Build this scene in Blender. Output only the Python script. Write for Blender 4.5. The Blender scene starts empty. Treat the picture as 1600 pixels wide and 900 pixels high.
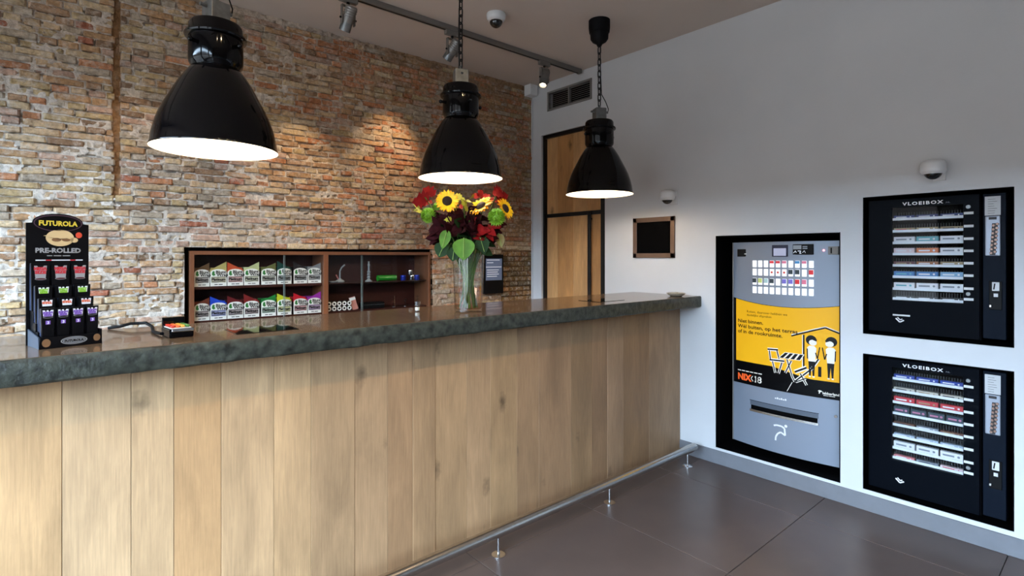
import bpy, bmesh, math, random
from mathutils import Vector, Matrix, noise
PI = math.pi
R_ = math.radians
rnd = random.Random(11)
sc = bpy.context.scene
col = sc.collection

# ------------------------------------------------------------------ camera
FPX, YAW, CAMH = 834.0, 49.43, 1.372
cd = bpy.data.cameras.new('camera'); cam = bpy.data.objects.new('camera', cd); col.objects.link(cam)
cd.sensor_width = 36; cd.lens = 36 * FPX / 1600; cd.clip_start = .02
cd.shift_y = -50 / 1600
cam.location = (0, 0, CAMH)
cam.rotation_euler = (PI / 2, 0, R_(YAW - 90))
sc.camera = cam

# ------------------------------------------------------------------ room dimensions (metres)
XW, YB, ZC = 3.33, 3.608, 2.915          # right wall, brick wall, ceiling
XL, YF = -1.8, -2.6                      # window front on the left, wall behind the camera
WIN = [(-2.2, -.45), (-.3, 1.45), (1.6, 3.42)]    # window openings along the left front
WZ0, WZ1 = .3, 2.6

# ------------------------------------------------------------------ world and large lights
wd = bpy.data.worlds.new('sky'); sc.world = wd; wd.use_nodes = True
bg = wd.node_tree.nodes['Background']; bg.inputs[0].default_value = (.60, .785, 1.0, 1); bg.inputs[1].default_value = 23.0
for a, b in WIN:                         # portals: let the sky be sampled through the windows
    l = bpy.data.lights.new('window_portal', 'AREA'); l.shape = 'RECTANGLE'
    l.size = b - a; l.size_y = WZ1 - WZ0; l.cycles.is_portal = True
    o = bpy.data.objects.new('window_portal', l); col.objects.link(o)
    o.location = (XL - .1, (a + b) / 2, (WZ0 + WZ1) / 2); o.rotation_euler = (0, -PI / 2, 0)
    o.rotation_euler = Vector((1, 0, 0)).to_track_quat('-Z', 'Z').to_euler()
vs = sc.view_settings
vs.view_transform = 'Standard'; vs.look = 'None'; vs.gamma = 1; vs.use_curve_mapping = False
vs.exposure = .82
sc.cycles.use_denoising = True
sc.cycles.max_bounces = 8; sc.cycles.diffuse_bounces = 4; sc.cycles.transparent_max_bounces = 16
sc.cycles.sample_clamp_indirect = 4; sc.cycles.caustics_reflective = False; sc.cycles.caustics_refractive = False

# ------------------------------------------------------------------ materials
def C(r, g, b):
    f = lambda v: (v / 255 / 12.92) if v / 255 <= .04045 else ((v / 255 + .055) / 1.055) ** 2.4
    return (f(r), f(g), f(b), 1)
MATS = {}
def base(name):
    m = bpy.data.materials.new(name); m.use_nodes = True
    nt = m.node_tree; return m, nt, nt.nodes['Principled BSDF'], nt.nodes.new, nt.links.new
def mat(name, c=(.8, .8, .8, 1), rough=.5, metal=0, var=0, vscale=8, bump=0, bscale=60, emit=0, ec=None, coat=0, spec=.5, trans=0, ior=1.45, stretch=None):
    if name in MATS: return MATS[name]
    m, nt, p, N, L = base(name)
    p.inputs['Base Color'].default_value = c; p.inputs['Roughness'].default_value = rough; p.inputs['Metallic'].default_value = metal
    p.inputs['Coat Weight'].default_value = coat; p.inputs['Specular IOR Level'].default_value = spec
    p.inputs['Transmission Weight'].default_value = trans; p.inputs['IOR'].default_value = ior
    if emit:
        p.inputs['Emission Color'].default_value = ec or c; p.inputs['Emission Strength'].default_value = emit
    if var or bump:
        g = N('ShaderNodeNewGeometry'); v = g.outputs['Position']
        if stretch:
            mp = N('ShaderNodeMapping'); mp.inputs['Scale'].default_value = stretch; L(v, mp.inputs['Vector']); v = mp.outputs[0]
    if var:
        n = N('ShaderNodeTexNoise'); n.inputs['Scale'].default_value = vscale; n.inputs['Detail'].default_value = 6; L(v, n.inputs['Vector'])
        r = N('ShaderNodeMapRange'); r.inputs['From Min'].default_value = .3; r.inputs['From Max'].default_value = .7
        r.inputs['To Min'].default_value = 1 - var; r.inputs['To Max'].default_value = 1 + var; L(n.outputs['Fac'], r.inputs['Value'])
        mx = N('ShaderNodeVectorMath'); mx.operation = 'SCALE'; mx.inputs[0].default_value = c[:3]; L(r.outputs[0], mx.inputs['Scale'])
        L(mx.outputs[0], p.inputs['Base Color'])
    if bump:
        n2 = N('ShaderNodeTexNoise'); n2.inputs['Scale'].default_value = bscale; n2.inputs['Detail'].default_value = 5; L(v, n2.inputs['Vector'])
        b = N('ShaderNodeBump'); b.inputs['Strength'].default_value = bump; b.inputs['Distance'].default_value = .01
        L(n2.outputs['Fac'], b.inputs['Height']); L(b.outputs[0], p.inputs['Normal'])
    MATS[name] = m; return m
def brick_mat(name, src, smear=(.49, .64)):
    """masonry colour from the object's own colour or a colour attribute, with grain and lime smears"""
    m, nt, p, N, L = base(name)
    if src == 'object':
        s = N('ShaderNodeObjectInfo').outputs['Color']
    else:
        a = N('ShaderNodeAttribute'); a.attribute_name = 'Col'; s = a.outputs['Color']
    g = N('ShaderNodeNewGeometry')
    n = N('ShaderNodeTexNoise'); n.inputs['Scale'].default_value = 45; n.inputs['Detail'].default_value = 8; n.inputs['Roughness'].default_value = .7; L(g.outputs['Position'], n.inputs['Vector'])
    r = N('ShaderNodeMapRange'); r.inputs['From Min'].default_value = .3; r.inputs['From Max'].default_value = .7; r.inputs['To Min'].default_value = .5; r.inputs['To Max'].default_value = 1.35
    L(n.outputs['Fac'], r.inputs['Value'])
    mx = N('ShaderNodeVectorMath'); mx.operation = 'SCALE'; L(s, mx.inputs[0]); L(r.outputs[0], mx.inputs['Scale'])
    n2 = N('ShaderNodeTexNoise'); n2.inputs['Scale'].default_value = 26; n2.inputs['Detail'].default_value = 10; n2.inputs['Roughness'].default_value = .75; L(g.outputs['Position'], n2.inputs['Vector'])
    r2 = N('ShaderNodeMapRange'); r2.inputs['From Min'].default_value = smear[0]; r2.inputs['From Max'].default_value = smear[1]; L(n2.outputs['Fac'], r2.inputs['Value'])
    mul = N('ShaderNodeMath'); mul.operation = 'MULTIPLY'; mul.inputs[1].default_value = .62; L(r2.outputs[0], mul.inputs[0])
    mix = N('ShaderNodeMix'); mix.data_type = 'RGBA'; L(mul.outputs[0], mix.inputs[0]); L(mx.outputs[0], mix.inputs[6]); mix.inputs[7].default_value = C(206, 196, 184)
    L(mix.outputs[2], p.inputs['Base Color']); p.inputs['Roughness'].default_value = .9; p.inputs['Specular IOR Level'].default_value = .2
    b = N('ShaderNodeBump'); b.inputs['Strength'].default_value = 1; b.inputs['Distance'].default_value = .012; L(n.outputs['Fac'], b.inputs['Height']); L(b.outputs[0], p.inputs['Normal'])
    MATS[name] = m; return m
def wood_mat(name, tint=None, rough=.5, contrast=1.0, grain=(9, 9, .55)):
    """boards: colour from the object's colour (or tint), long fibres, soft cathedral figure, a few knots"""
    m, nt, p, N, L = base(name)
    if tint is None:
        oi = N('ShaderNodeObjectInfo'); s = oi.outputs['Color']
    else:
        rg = N('ShaderNodeRGB'); rg.outputs[0].default_value = tint; s = rg.outputs[0]; oi = N('ShaderNodeObjectInfo')
    g = N('ShaderNodeNewGeometry')
    ofs = N('ShaderNodeVectorMath'); ofs.operation = 'SCALE'; ofs.inputs[0].default_value = (3.1, 5.7, 9.3); L(oi.outputs['Random'], ofs.inputs['Scale'])
    ad = N('ShaderNodeVectorMath'); ad.operation = 'ADD'; L(g.outputs['Position'], ad.inputs[0]); L(ofs.outputs[0], ad.inputs[1])
    def tex(scale, mapping, detail=6, ro=.6):
        mp = N('ShaderNodeMapping'); mp.inputs['Scale'].default_value = mapping; L(ad.outputs[0], mp.inputs['Vector'])
        n = N('ShaderNodeTexNoise'); n.inputs['Scale'].default_value = scale; n.inputs['Detail'].default_value = detail; n.inputs['Roughness'].default_value = ro
        n.inputs['Distortion'].default_value = .4; L(mp.outputs[0], n.inputs['Vector']); return n.outputs['Fac']
    def rng(v, a, b, lo, hi):
        r = N('ShaderNodeMapRange'); r.inputs['From Min'].default_value = a; r.inputs['From Max'].default_value = b
        r.inputs['To Min'].default_value = lo; r.inputs['To Max'].default_value = hi; L(v, r.inputs['Value']); return r.outputs[0]
    k = contrast
    fine = rng(tex(22, (grain[0], grain[1], grain[2] * .6)), .3, .7, 1 - .13 * k, 1 + .12 * k)
    broad = rng(tex(3, (2.6, 2.6, .7), 5), .3, .7, 1 - .24 * k, 1 + .2 * k)
    mpk = N('ShaderNodeMapping'); mpk.inputs['Scale'].default_value = (6.5, 6.5, 3.4); L(ad.outputs[0], mpk.inputs['Vector'])
    wob = N('ShaderNodeTexNoise'); wob.inputs['Scale'].default_value = 30; L(g.outputs['Position'], wob.inputs['Vector'])
    wv = N('ShaderNodeVectorMath'); wv.operation = 'SCALE'; wv.inputs['Scale'].default_value = .22; L(wob.outputs['Color'], wv.inputs[0])
    wa = N('ShaderNodeVectorMath'); wa.operation = 'ADD'; L(mpk.outputs[0], wa.inputs[0]); L(wv.outputs[0], wa.inputs[1])
    vo = N('ShaderNodeTexVoronoi'); vo.inputs['Scale'].default_value = 1; L(wa.outputs[0], vo.inputs['Vector'])
    sp = N('ShaderNodeSeparateColor'); L(vo.outputs['Color'], sp.inputs[0])
    near_k = rng(vo.outputs['Distance'], .03, .2, .62, 0); gate = rng(sp.outputs[0], .45, .5, 0, 1)
    kk = N('ShaderNodeMath'); kk.operation = 'MULTIPLY'; L(near_k, kk.inputs[0]); L(gate, kk.inputs[1])
    knot = rng(kk.outputs[0], 0, 1, 1, 0)
    a = N('ShaderNodeMath'); a.operation = 'MULTIPLY'; L(fine, a.inputs[0]); L(broad, a.inputs[1])
    b = N('ShaderNodeMath'); b.operation = 'MULTIPLY'; L(a.outputs[0], b.inputs[0]); L(knot, b.inputs[1])
    mx = N('ShaderNodeVectorMath'); mx.operation = 'SCALE'; L(s, mx.inputs[0]); L(b.outputs[0], mx.inputs['Scale'])
    L(mx.outputs[0], p.inputs['Base Color']); p.inputs['Roughness'].default_value = rough; p.inputs['Specular IOR Level'].default_value = .35
    bp = N('ShaderNodeBump'); bp.inputs['Strength'].default_value = .25; bp.inputs['Distance'].default_value = .003; L(fine, bp.inputs['Height']); L(bp.outputs[0], p.inputs['Normal'])
    MATS[name] = m; return m
def glass_mat(name, tint=(1, 1, 1, 1), ior=1.45):
    """thin pane: clear with a mirror reflection that grows towards grazing angles"""
    m, nt, p, N, L = base(name); nt.nodes.remove(p)
    t = N('ShaderNodeBsdfTransparent'); t.inputs[0].default_value = tint
    g = N('ShaderNodeBsdfGlossy'); g.inputs['Roughness'].default_value = .01
    f = N('ShaderNodeFresnel'); f.inputs[0].default_value = ior
    ge = N('ShaderNodeNewGeometry'); mm = N('ShaderNodeMath'); mm.operation = 'SUBTRACT'; mm.use_clamp = True; L(f.outputs[0], mm.inputs[0]); L(ge.outputs['Backfacing'], mm.inputs[1])
    x = N('ShaderNodeMixShader'); L(mm.outputs[0], x.inputs[0]); L(t.outputs[0], x.inputs[1]); L(g.outputs[0], x.inputs[2])
    L(x.outputs[0], nt.nodes['Material Output'].inputs[0]); MATS[name] = m; return m

M_plaster = mat('white_plaster', C(202, 204, 207), .75, var=.03, vscale=2.5, bump=.06, bscale=90)
M_ceil = mat('ceiling_paint', C(206, 194, 184), .85, var=.02, vscale=3)
M_base = mat('baseboard_grey', C(112, 114, 120), .55, var=.06, vscale=14)
M_grout = mat('grout', C(52, 46, 44), .8)
M_tile = mat('floor_tile', C(88, 75, 70), .33, var=.10, vscale=5, bump=.03, bscale=200)
M_brick_o = brick_mat('brick_clay', 'object'); M_brick_s = brick_mat('brick_clay_far', 'attr')
M_mortar = brick_mat('lime_mortar', 'attr', (.6, .8))
M_oak = wood_mat('oak_board'); M_door = wood_mat('oak_door', None, .45, 1.25)
M_mahog = wood_mat('mahogany', C(54, 20, 14), .45, .8); M_frame = wood_mat('cabinet_frame_wood', C(108, 66, 42), .45, .7)
M_concrete = mat('dark_concrete', C(50, 53, 46), .45, var=.75, vscale=34, bump=.3, bscale=70)
M_ctop = mat('polished_concrete', C(92, 72, 54), .17, var=.16, vscale=7, coat=.35)
M_black = mat('black_enamel', C(4, 4, 6), .07, spec=.28); M_blackmat = mat('black_matt', C(10, 10, 12), .55, spec=.15)
M_void = mat('black_liner', C(4, 4, 5), .7, spec=.04); M_iron = mat('black_iron', C(20, 20, 21), .5, metal=.3)
M_white = mat('white_enamel', C(240, 238, 230), .45); M_wplast = mat('white_plastic', C(222, 224, 226), .4)
M_galv = mat('galvanised_metal', C(118, 120, 120), .42, metal=.7, var=.2, vscale=40)
M_steel = mat('brushed_steel', C(196, 192, 186), .27, metal=1, var=.08, vscale=60)
M_chrome = mat('chrome', C(222, 222, 224), .1, metal=1)
M_alu = mat('track_grey', C(126, 122, 118), .45, metal=.4)
M_bulb = mat('lamp_bulb', C(255, 246, 228), .4, emit=14, ec=(1, .9, .74, 1))
M_lens = mat('spot_lens', C(255, 240, 210), .3, emit=9, ec=(1, .82, .58, 1))
M_pane = glass_mat('clear_glass', (.96, .97, .97, 1), 1.28); M_vase = glass_mat('vase_glass', (.95, .97, .97, 1), 1.85)
M_dome = mat('smoked_dome', C(10, 10, 12), .06, coat=.5)

# ------------------------------------------------------------------ geometry helpers
class G:
    def __init__(s): s.bm = bmesh.new()
    def box(s, x0, x1, y0, y1, z0, z1, bev=0, seg=1, rot=None):
        mtx = Matrix.Translation(((x0 + x1) / 2, (y0 + y1) / 2, (z0 + z1) / 2))
        if rot is not None: mtx = mtx @ rot
        mtx = mtx @ Matrix.Diagonal((abs(x1 - x0), abs(y1 - y0), abs(z1 - z0), 1))
        vs_ = bmesh.ops.create_cube(s.bm, size=1, matrix=mtx)['verts']
        if bev:
            es = list({e for v in vs_ for e in v.link_edges})
            bmesh.ops.bevel(s.bm, geom=es, offset=bev, segments=seg, affect='EDGES', profile=.5)
        return s
    def raw(s, verts, faces):
        vv = [s.bm.verts.new(v) for v in verts]
        for f in faces:
            try: s.bm.faces.new([vv[i] for i in f])
            except ValueError: pass
        return s
    def lathe(s, prof, n=32, c=(0, 0, 0), mtx=None):
        verts = []; faces = []
        k = len(prof)
        for i in range(n):
            a = 2 * PI * i / n
            for r, z in prof:
                v = Vector((r * math.cos(a), r * math.sin(a), z))
                if mtx: v = mtx @ v
                verts.append(v + Vector(c))
        for i in range(n):
            j = (i + 1) % n
            for q in range(k - 1): faces.append((i * k + q, j * k + q, j * k + q + 1, i * k + q + 1))
        s.raw(verts, faces); bmesh.ops.remove_doubles(s.bm, verts=s.bm.verts, dist=1e-5); return s
    def tube(s, pts, r, n=10, closed=False, cap=True):
        pts = [Vector(p) for p in pts]; k = len(pts); rr = r if isinstance(r, (list, tuple)) else [r] * k
        verts = []; faces = []; up = Vector((0, 0, 1)); prev = None
        for i, p in enumerate(pts):
            a = pts[(i - 1) % k] if (closed or i) else p; b = pts[(i + 1) % k] if (closed or i < k - 1) else p
            t = (b - a).normalized()
            if prev is None:
                u = t.orthogonal().normalized()
            else:
                u = (prev - t * prev.dot(t)); u = u.normalized() if u.length > 1e-6 else t.orthogonal().normalized()
            prev = u; w = t.cross(u)
            for j in range(n):
                q = 2 * PI * j / n; verts.append(p + (u * math.cos(q) + w * math.sin(q)) * rr[i])
        m_ = k if closed else k - 1
        for i in range(m_):
            i2 = (i + 1) % k
            for j in range(n):
                j2 = (j + 1) % n; faces.append((i * n + j, i * n + j2, i2 * n + j2, i2 * n + j))
        if cap and not closed: faces += [tuple(range(n))[::-1], tuple((k - 1) * n + j for j in range(n))]
        return s.raw(verts, faces)
    def cyl(s, a, b, r, n=16): return s.tube([a, b], r, n)
    def ball(s, c, r, sx=1, sy=1, sz=1, u=14, v=9):
        bmesh.ops.create_uvsphere(s.bm, u_segments=u, v_segments=v, radius=r, matrix=Matrix.Translation(c) @ Matrix.Diagonal((sx, sy, sz, 1))); return s
    def prism(s, pts, y0, y1):
        """outline in x,z pushed from y0 (front) to y1"""
        n = len(pts)
        s.raw([(x, y0, z) for x, z in pts] + [(x, y1, z) for x, z in pts],
              [tuple(range(n)), tuple(range(2 * n - 1, n - 1, -1))] + [(i, i + n, (i + 1) % n + n, (i + 1) % n) for i in range(n)]); return s
    def build(s, name, m, parent=None, smooth=0, loc=None):
        bmesh.ops.recalc_face_normals(s.bm, faces=s.bm.faces)
        me = bpy.data.meshes.new(name); s.bm.to_mesh(me); s.bm.free()
        return link(name, me, m, parent, smooth, loc)
def link(name, me, m=None, parent=None, smooth=0, loc=None):
    if m is not None and not me.materials: me.materials.append(m)
    if smooth:
        me.polygons.foreach_set('use_smooth', [True] * len(me.polygons)); me.set_sharp_from_angle(angle=R_(smooth))
    o = bpy.data.objects.new(name, me); col.objects.link(o)
    if parent is not None: o.parent = parent
    if loc is not None: o.location = loc
    return o
def tag(o, label, cat, group=None):
    o['label'] = label; o['category'] = cat
    if group: o['group'] = group
    return o
def struct(o, label=None):
    o['kind'] = 'structure'
    if label: o['label'] = label
    return o
def thing(name, label, cat, loc=(0, 0, 0), rz=0, group=None):
    o = bpy.data.objects.new(name, None); col.objects.link(o); o.empty_display_size = .05
    o.location = loc; o.rotation_euler = (0, 0, rz); return tag(o, label, cat, group)
def copy_tree(o, parent=None):
    c = o.copy(); col.objects.link(c); c.parent = parent
    for ch in list(o.children): copy_tree(ch, c)
    return c
TEXT = {}
def text_mesh(s, size, bold=0., sx=1., space=1.):
    """lettering in x,z facing -y, origin at the left end of its baseline; returns verts, faces, width"""
    key = (s, size, bold, sx, space)
    if key not in TEXT:
        cu = bpy.data.curves.new('lettering', 'FONT'); cu.body = s; cu.size = size; cu.offset = bold; cu.resolution_u = 2; cu.space_character = space
        o = bpy.data.objects.new('lettering', cu); col.objects.link(o)
        dg = bpy.context.evaluated_depsgraph_get(); me = bpy.data.meshes.new_from_object(o.evaluated_get(dg))
        v = [(p.co.x * sx, 0., p.co.y) for p in me.vertices]; f = [tuple(p.vertices) for p in me.polygons]
        bpy.data.objects.remove(o); bpy.data.curves.remove(cu); bpy.data.meshes.remove(me)
        TEXT[key] = (v, f, max([p[0] for p in v] or [0]))
    return TEXT[key]
def lettering(name, s, x, z, size, m, parent, y=0., bold=0., width=None, fn=None, centre=False, slope=0., space=1.):
    v, f, w = text_mesh(s, size, bold, 1., space)
    k = width / w if width else 1
    x0 = x - w * k / 2 if centre else x
    out = []
    for a, b, c in v:
        X = x0 + a * k; Z = z + c + slope * a * k
        out.append((X, y + (fn(X) if fn else 0), Z))
    me = bpy.data.meshes.new(name); me.from_pydata(out, [], f); me.update()
    return link(name, me, m, parent)
def flat(name, m, parent, *polys, y=0., fn=None):
    """flat print: outlines in x,z laid on a face looking to -y"""
    g = G()
    for p in polys:
        n = len(p); g.raw([(a, y + (fn(a) if fn else 0), b) for a, b in p], [tuple(range(n))])
    return g.build(name, m, parent)
def disc(cx, cz, rx, rz=None, n=20, a0=0, a1=2 * PI):
    rz = rz or rx; full = abs(a1 - a0 - 2 * PI) < 1e-6
    return [(cx + rx * math.cos(a0 + (a1 - a0) * i / (n if full else n - 1)), cz + rz * math.sin(a0 + (a1 - a0) * i / (n if full else n - 1))) for i in range(n)]
def stroke(pts, w):
    """thin quads along a polyline in x,z"""
    out = []
    for (a, b), (c, d) in zip(pts[:-1], pts[1:]):
        l = math.hypot(c - a, d - b) or 1; nx, nz = -(d - b) / l * w / 2, (c - a) / l * w / 2
        out.append([(a - nx, b - nz), (c - nx, d - nz), (c + nx, d + nz), (a + nx, b + nz)])
    return out
def rect(x0, x1, z0, z1): return [(x0, z0), (x1, z0), (x1, z1), (x0, z1)]
RW = -PI / 2        # things on the right wall: local x runs to the right, local y into the wall

# ------------------------------------------------------------------ floor, ceiling, plain walls
o = struct(G().box(XL, XW + .35, YF, YB + .3, -.12, -.006).build('floor', M_grout), 'dark brown grey floor of large square tiles')
TP = .765; tile_me = None
ix = range(math.floor((XL - 1.446) / TP), math.ceil((XW - 1.446) / TP)); iy = range(math.floor((YF - .38) / TP), math.ceil((YB - .38) / TP))
for i in ix:
    for j in iy:
        x0, x1 = max(XL, 1.446 + i * TP), min(XW, 1.446 + (i + 1) * TP); y0, y1 = max(YF, .38 + j * TP), min(YB, .38 + (j + 1) * TP)
        if x1 - x0 < .02 or y1 - y0 < .02: continue
        whole = abs(x1 - x0 - TP) < 1e-4 and abs(y1 - y0 - TP) < 1e-4
        if whole and tile_me:
            t = link('tile', tile_me, M_tile, o)
        else:
            w, d = (x1 - x0) / 2 - .0016, (y1 - y0) / 2 - .0016
            t = G().box(-w, w, -d, d, -.006, 0, .0012).build('tile', M_tile, o)
            if whole: tile_me = t.data
        t.location = ((x0 + x1) / 2, (y0 + y1) / 2, 0)
struct(G().box(XL, XW + .35, YF - .2, YB + .3, ZC, ZC + .15).build('ceiling', M_ceil), 'plain dim grey white ceiling')
struct(G().box(XL, XW + .35, YF - .2, YF, -.12, ZC).build('wall_front', mat('grey_wall_paint', C(120, 116, 112), .8)), 'plain grey wall behind the viewer')
g = G(); ys = [YF - .2] + [v for ab in WIN for v in ab] + [YB + .3]
for a, b in zip(ys[0::2], ys[1::2]): g.box(XL - .2, XL, a, b, -.12, ZC)
for a, b in WIN: g.box(XL - .2, XL, a, b, -.12, WZ0).box(XL - .2, XL, a, b, WZ1, ZC)
struct(g.build('wall_left', M_plaster), 'white shop front wall with tall windows')
for n_, (a, b) in enumerate(WIN):
    w = struct(G().box(XL - .14, XL - .06, a, a + .05, WZ0, WZ1).box(XL - .14, XL - .06, b - .05, b, WZ0, WZ1).box(XL - .14, XL - .06, a, b, WZ0, WZ0 + .05).box(XL - .14, XL - .06, a, b, WZ1 - .05, WZ1).build('window_%d' % (n_ + 1), M_blackmat), 'tall black framed shop window')
    G().box(XL - .104, XL - .098, a + .05, b - .05, WZ0 + .05, WZ1 - .05).build('pane', M_pane, w)
struct(G().box(-34, -30, -60, 60, -.12, 6.5).build('added_street_houses', mat('added_facades', C(84, 72, 64), .9, var=.3, vscale=.5)), 'unseen row of low brown houses added to darken the reflected sky')  # added block out of view, keeps the low sky out of reflections
struct(G().box(-40, XL - .2, -60, 60, -.3, -.12).build('street_ground', mat('pavement', C(96, 86, 78), .9)), 'grey street paving outside the windows')

# ------------------------------------------------------------------ right wall with its openings
DOOR = (2.751, 3.481, 0, 2.456); CIG = (1.071, 1.812, .104, 1.505); VU = (.36, .962, .951, 1.690); VLo = (.36, .962, .110, .844); GR = (2.885, 3.400, 2.655, 2.826)
holes = [DOOR, CIG, VU, VLo, GR]
ysb = sorted({YF, YB} | {v for h_ in holes for v in h_[:2]}); zsb = sorted({-.12, ZC} | {v for h_ in holes for v in h_[2:]})
g = G(); XB = XW + .34
for a, b in zip(ysb[:-1], ysb[1:]):
    for c, d in zip(zsb[:-1], zsb[1:]):
        if any(h_[0] - 1e-6 <= a and b <= h_[1] + 1e-6 and h_[2] - 1e-6 <= c and d <= h_[3] + 1e-6 for h_ in holes): continue
        g.raw([(XW, a, c), (XW, b, c), (XW, b, d), (XW, a, d)], [(0, 1, 2, 3)])
for a, b, c, d in holes:
    g.raw([(XW, a, c), (XW, b, c), (XW, b, d), (XW, a, d), (XB, a, c), (XB, b, c), (XB, b, d), (XB, a, d)], [(0, 1, 5, 4), (1, 2, 6, 5), (2, 3, 7, 6), (3, 0, 4, 7)])
g.raw([(XB, YF, -.12), (XB, YB, -.12), (XB, YB, ZC), (XB, YF, ZC)], [(0, 1, 2, 3)])
bmesh.ops.remove_doubles(g.bm, verts=g.bm.verts, dist=1e-4)
struct(g.build('wall_right', M_plaster), 'smooth white plaster wall holding the vending machines')
struct(G().box(XW - .012, XW, YF, 2.075, 0, .088, .002).build('baseboard_right', M_base), 'low grey tiled baseboard under the vending machines')

# ------------------------------------------------------------------ brick wall
HX0, HX1, HZ0, HZ1 = .575, 2.262, .84, 1.425     # rough hole for the cabinet
GX0, GX1, GZ = .243, .272, 1.69                  # vertical chase cut into the masonry
def ndx(x, z, s, q=0): return noise.noise((x * s + q, z * s, q * 1.7))
xs_ = [XL + (-.36 - XL) * i / 40 for i in range(40)] + [-.36 + (XW + .02 + .36) * i / 540 for i in range(541)]
zs_ = [.9 * j / 12 for j in range(12)] + [.9 + (ZC - .9) * j / 300 for j in range(301)]
NX, NZ = len(xs_) - 1, len(zs_) - 1
verts, faces, cols = [], [], []
def lerp(a, b, t): return tuple(a[i] + (b[i] - a[i]) * t for i in range(3)) + (1,)
MW, MB_, MD = C(212, 204, 194), C(164, 132, 100), C(104, 76, 52)
for j in range(NZ + 1):
    for i in range(NX + 1):
        x = xs_[i]; z = zs_[j]
        d = .0045 + .006 * ndx(x, z, 9) + .006 * ndx(x, z, 38, 3) - .012 * max(0, ndx(x, z, 5.5, 4) - .18)
        if ndx(x, z * 2, 23, 8) > .34: d += .016
        t = min(1, max(0, .12 + .28 * (x - .6) + .5 * ndx(x, z, 1.7, 9) + (.35 if z > 2.5 else 0)))
        c = lerp(MW, MB_, t)
        if GX0 - .006 < x < GX1 + .006 and z > GZ: d = .017 + .010 * ndx(x, z, 14, 5); c = lerp(C(150, 112, 76), MW, max(0, .4 * ndx(x, z, 20, 2)))
        if abs(z - (1.615 + .07 * min(x, .9))) < .012 + .008 * ndx(x, z, 6, 7) and x < 2.15: d += .018; c = lerp(c, MD, .7)
        if x > 2.965 and z < 1.42: d = .012; c = MD
        verts.append((x, YB + max(-.004, d), z)); cols.append(c)
W1 = NX + 1
for j in range(NZ):
    for i in range(NX):
        q = (j * W1 + i, j * W1 + i + 1, (j + 1) * W1 + i + 1, (j + 1) * W1 + i)
        cx = sum(verts[k][0] for k in q) / 4; cz = sum(verts[k][2] for k in q) / 4
        if HX0 < cx < HX1 and HZ0 < cz < HZ1: continue
        faces.append(q)
me = bpy.data.meshes.new('wall_back'); me.from_pydata(verts, [], faces); me.update()
ca = me.color_attributes.new('Col', 'FLOAT_COLOR', 'POINT')
ca.data.foreach_set('color', [k for c in cols for k in c])
wall_back = struct(link('wall_back', me, M_mortar, None, 60), 'rough old brick wall with lime mortar behind the counter')
G().box(XL, HX0, YB + .05, YB + .3, 0, ZC).box(HX1, XW + .35, YB + .05, YB + .3, 0, ZC).box(HX0, HX1, YB + .05, YB + .3, HZ1, ZC).box(HX0, HX1, YB + .05, YB + .3, 0, HZ0).box(HX0, HX1, YB + .27, YB + .3, HZ0, HZ1).build('masonry_core', mat('masonry_core', C(40, 32, 26), .95), wall_back)
# twelve brick shapes, unit length and height, front towards -y
brick_meshes = []
for k in range(12):
    r = random.Random(k + 40); vv = []; nx, nz = 5, 4
    for j in range(nz):
        for i in range(nx):
            ex = i in (0, nx - 1); ez = j in (0, nz - 1)
            x = (-.5, -.44, 0, .44, .5)[i]; z = (-.5, -.36, .36, .5)[j]
            y = (.007 if ex or ez else 0) + (.006 if ex and ez else 0) + r.uniform(-.0025, .003)
            vv.append((x + r.uniform(-.014, .014), y, z + r.uniform(-.05, .05)))
    ff = [(j * nx + i, j * nx + i + 1, (j + 1) * nx + i + 1, (j + 1) * nx + i) for j in range(nz - 1) for i in range(nx - 1)]
    n0 = len(vv); rim = [0, nx - 1, nz * nx - 1, (nz - 1) * nx]
    for q in rim: vv.append((vv[q][0], .05, vv[q][2]))
    edges = [list(range(0, nx)), [j * nx + nx - 1 for j in range(nz)], [(nz - 1) * nx + i for i in range(nx - 1, -1, -1)], [j * nx for j in range(nz - 1, -1, -1)]]
    for e, chain in enumerate(edges): ff.append(tuple(chain[::-1]) + (n0 + e, n0 + (e + 1) % 4))
    brick_meshes.append((vv, ff))
PAL = [C(190, 162, 128), C(184, 160, 120), C(184, 146, 108), C(186, 130, 94), C(166, 104, 80), C(184, 152, 132), C(174, 158, 138), C(162, 130, 102), C(144, 116, 92), C(196, 172, 138)]
PWT = [6, 5, 5, 1, .6, 4, 6, 3, 2, 4]
PALN = [C(150, 112, 70), C(142, 108, 66), C(136, 96, 62), C(124, 100, 66), C(112, 96, 72)]
bricks = []; br = random.Random(5); CO = .0395
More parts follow.
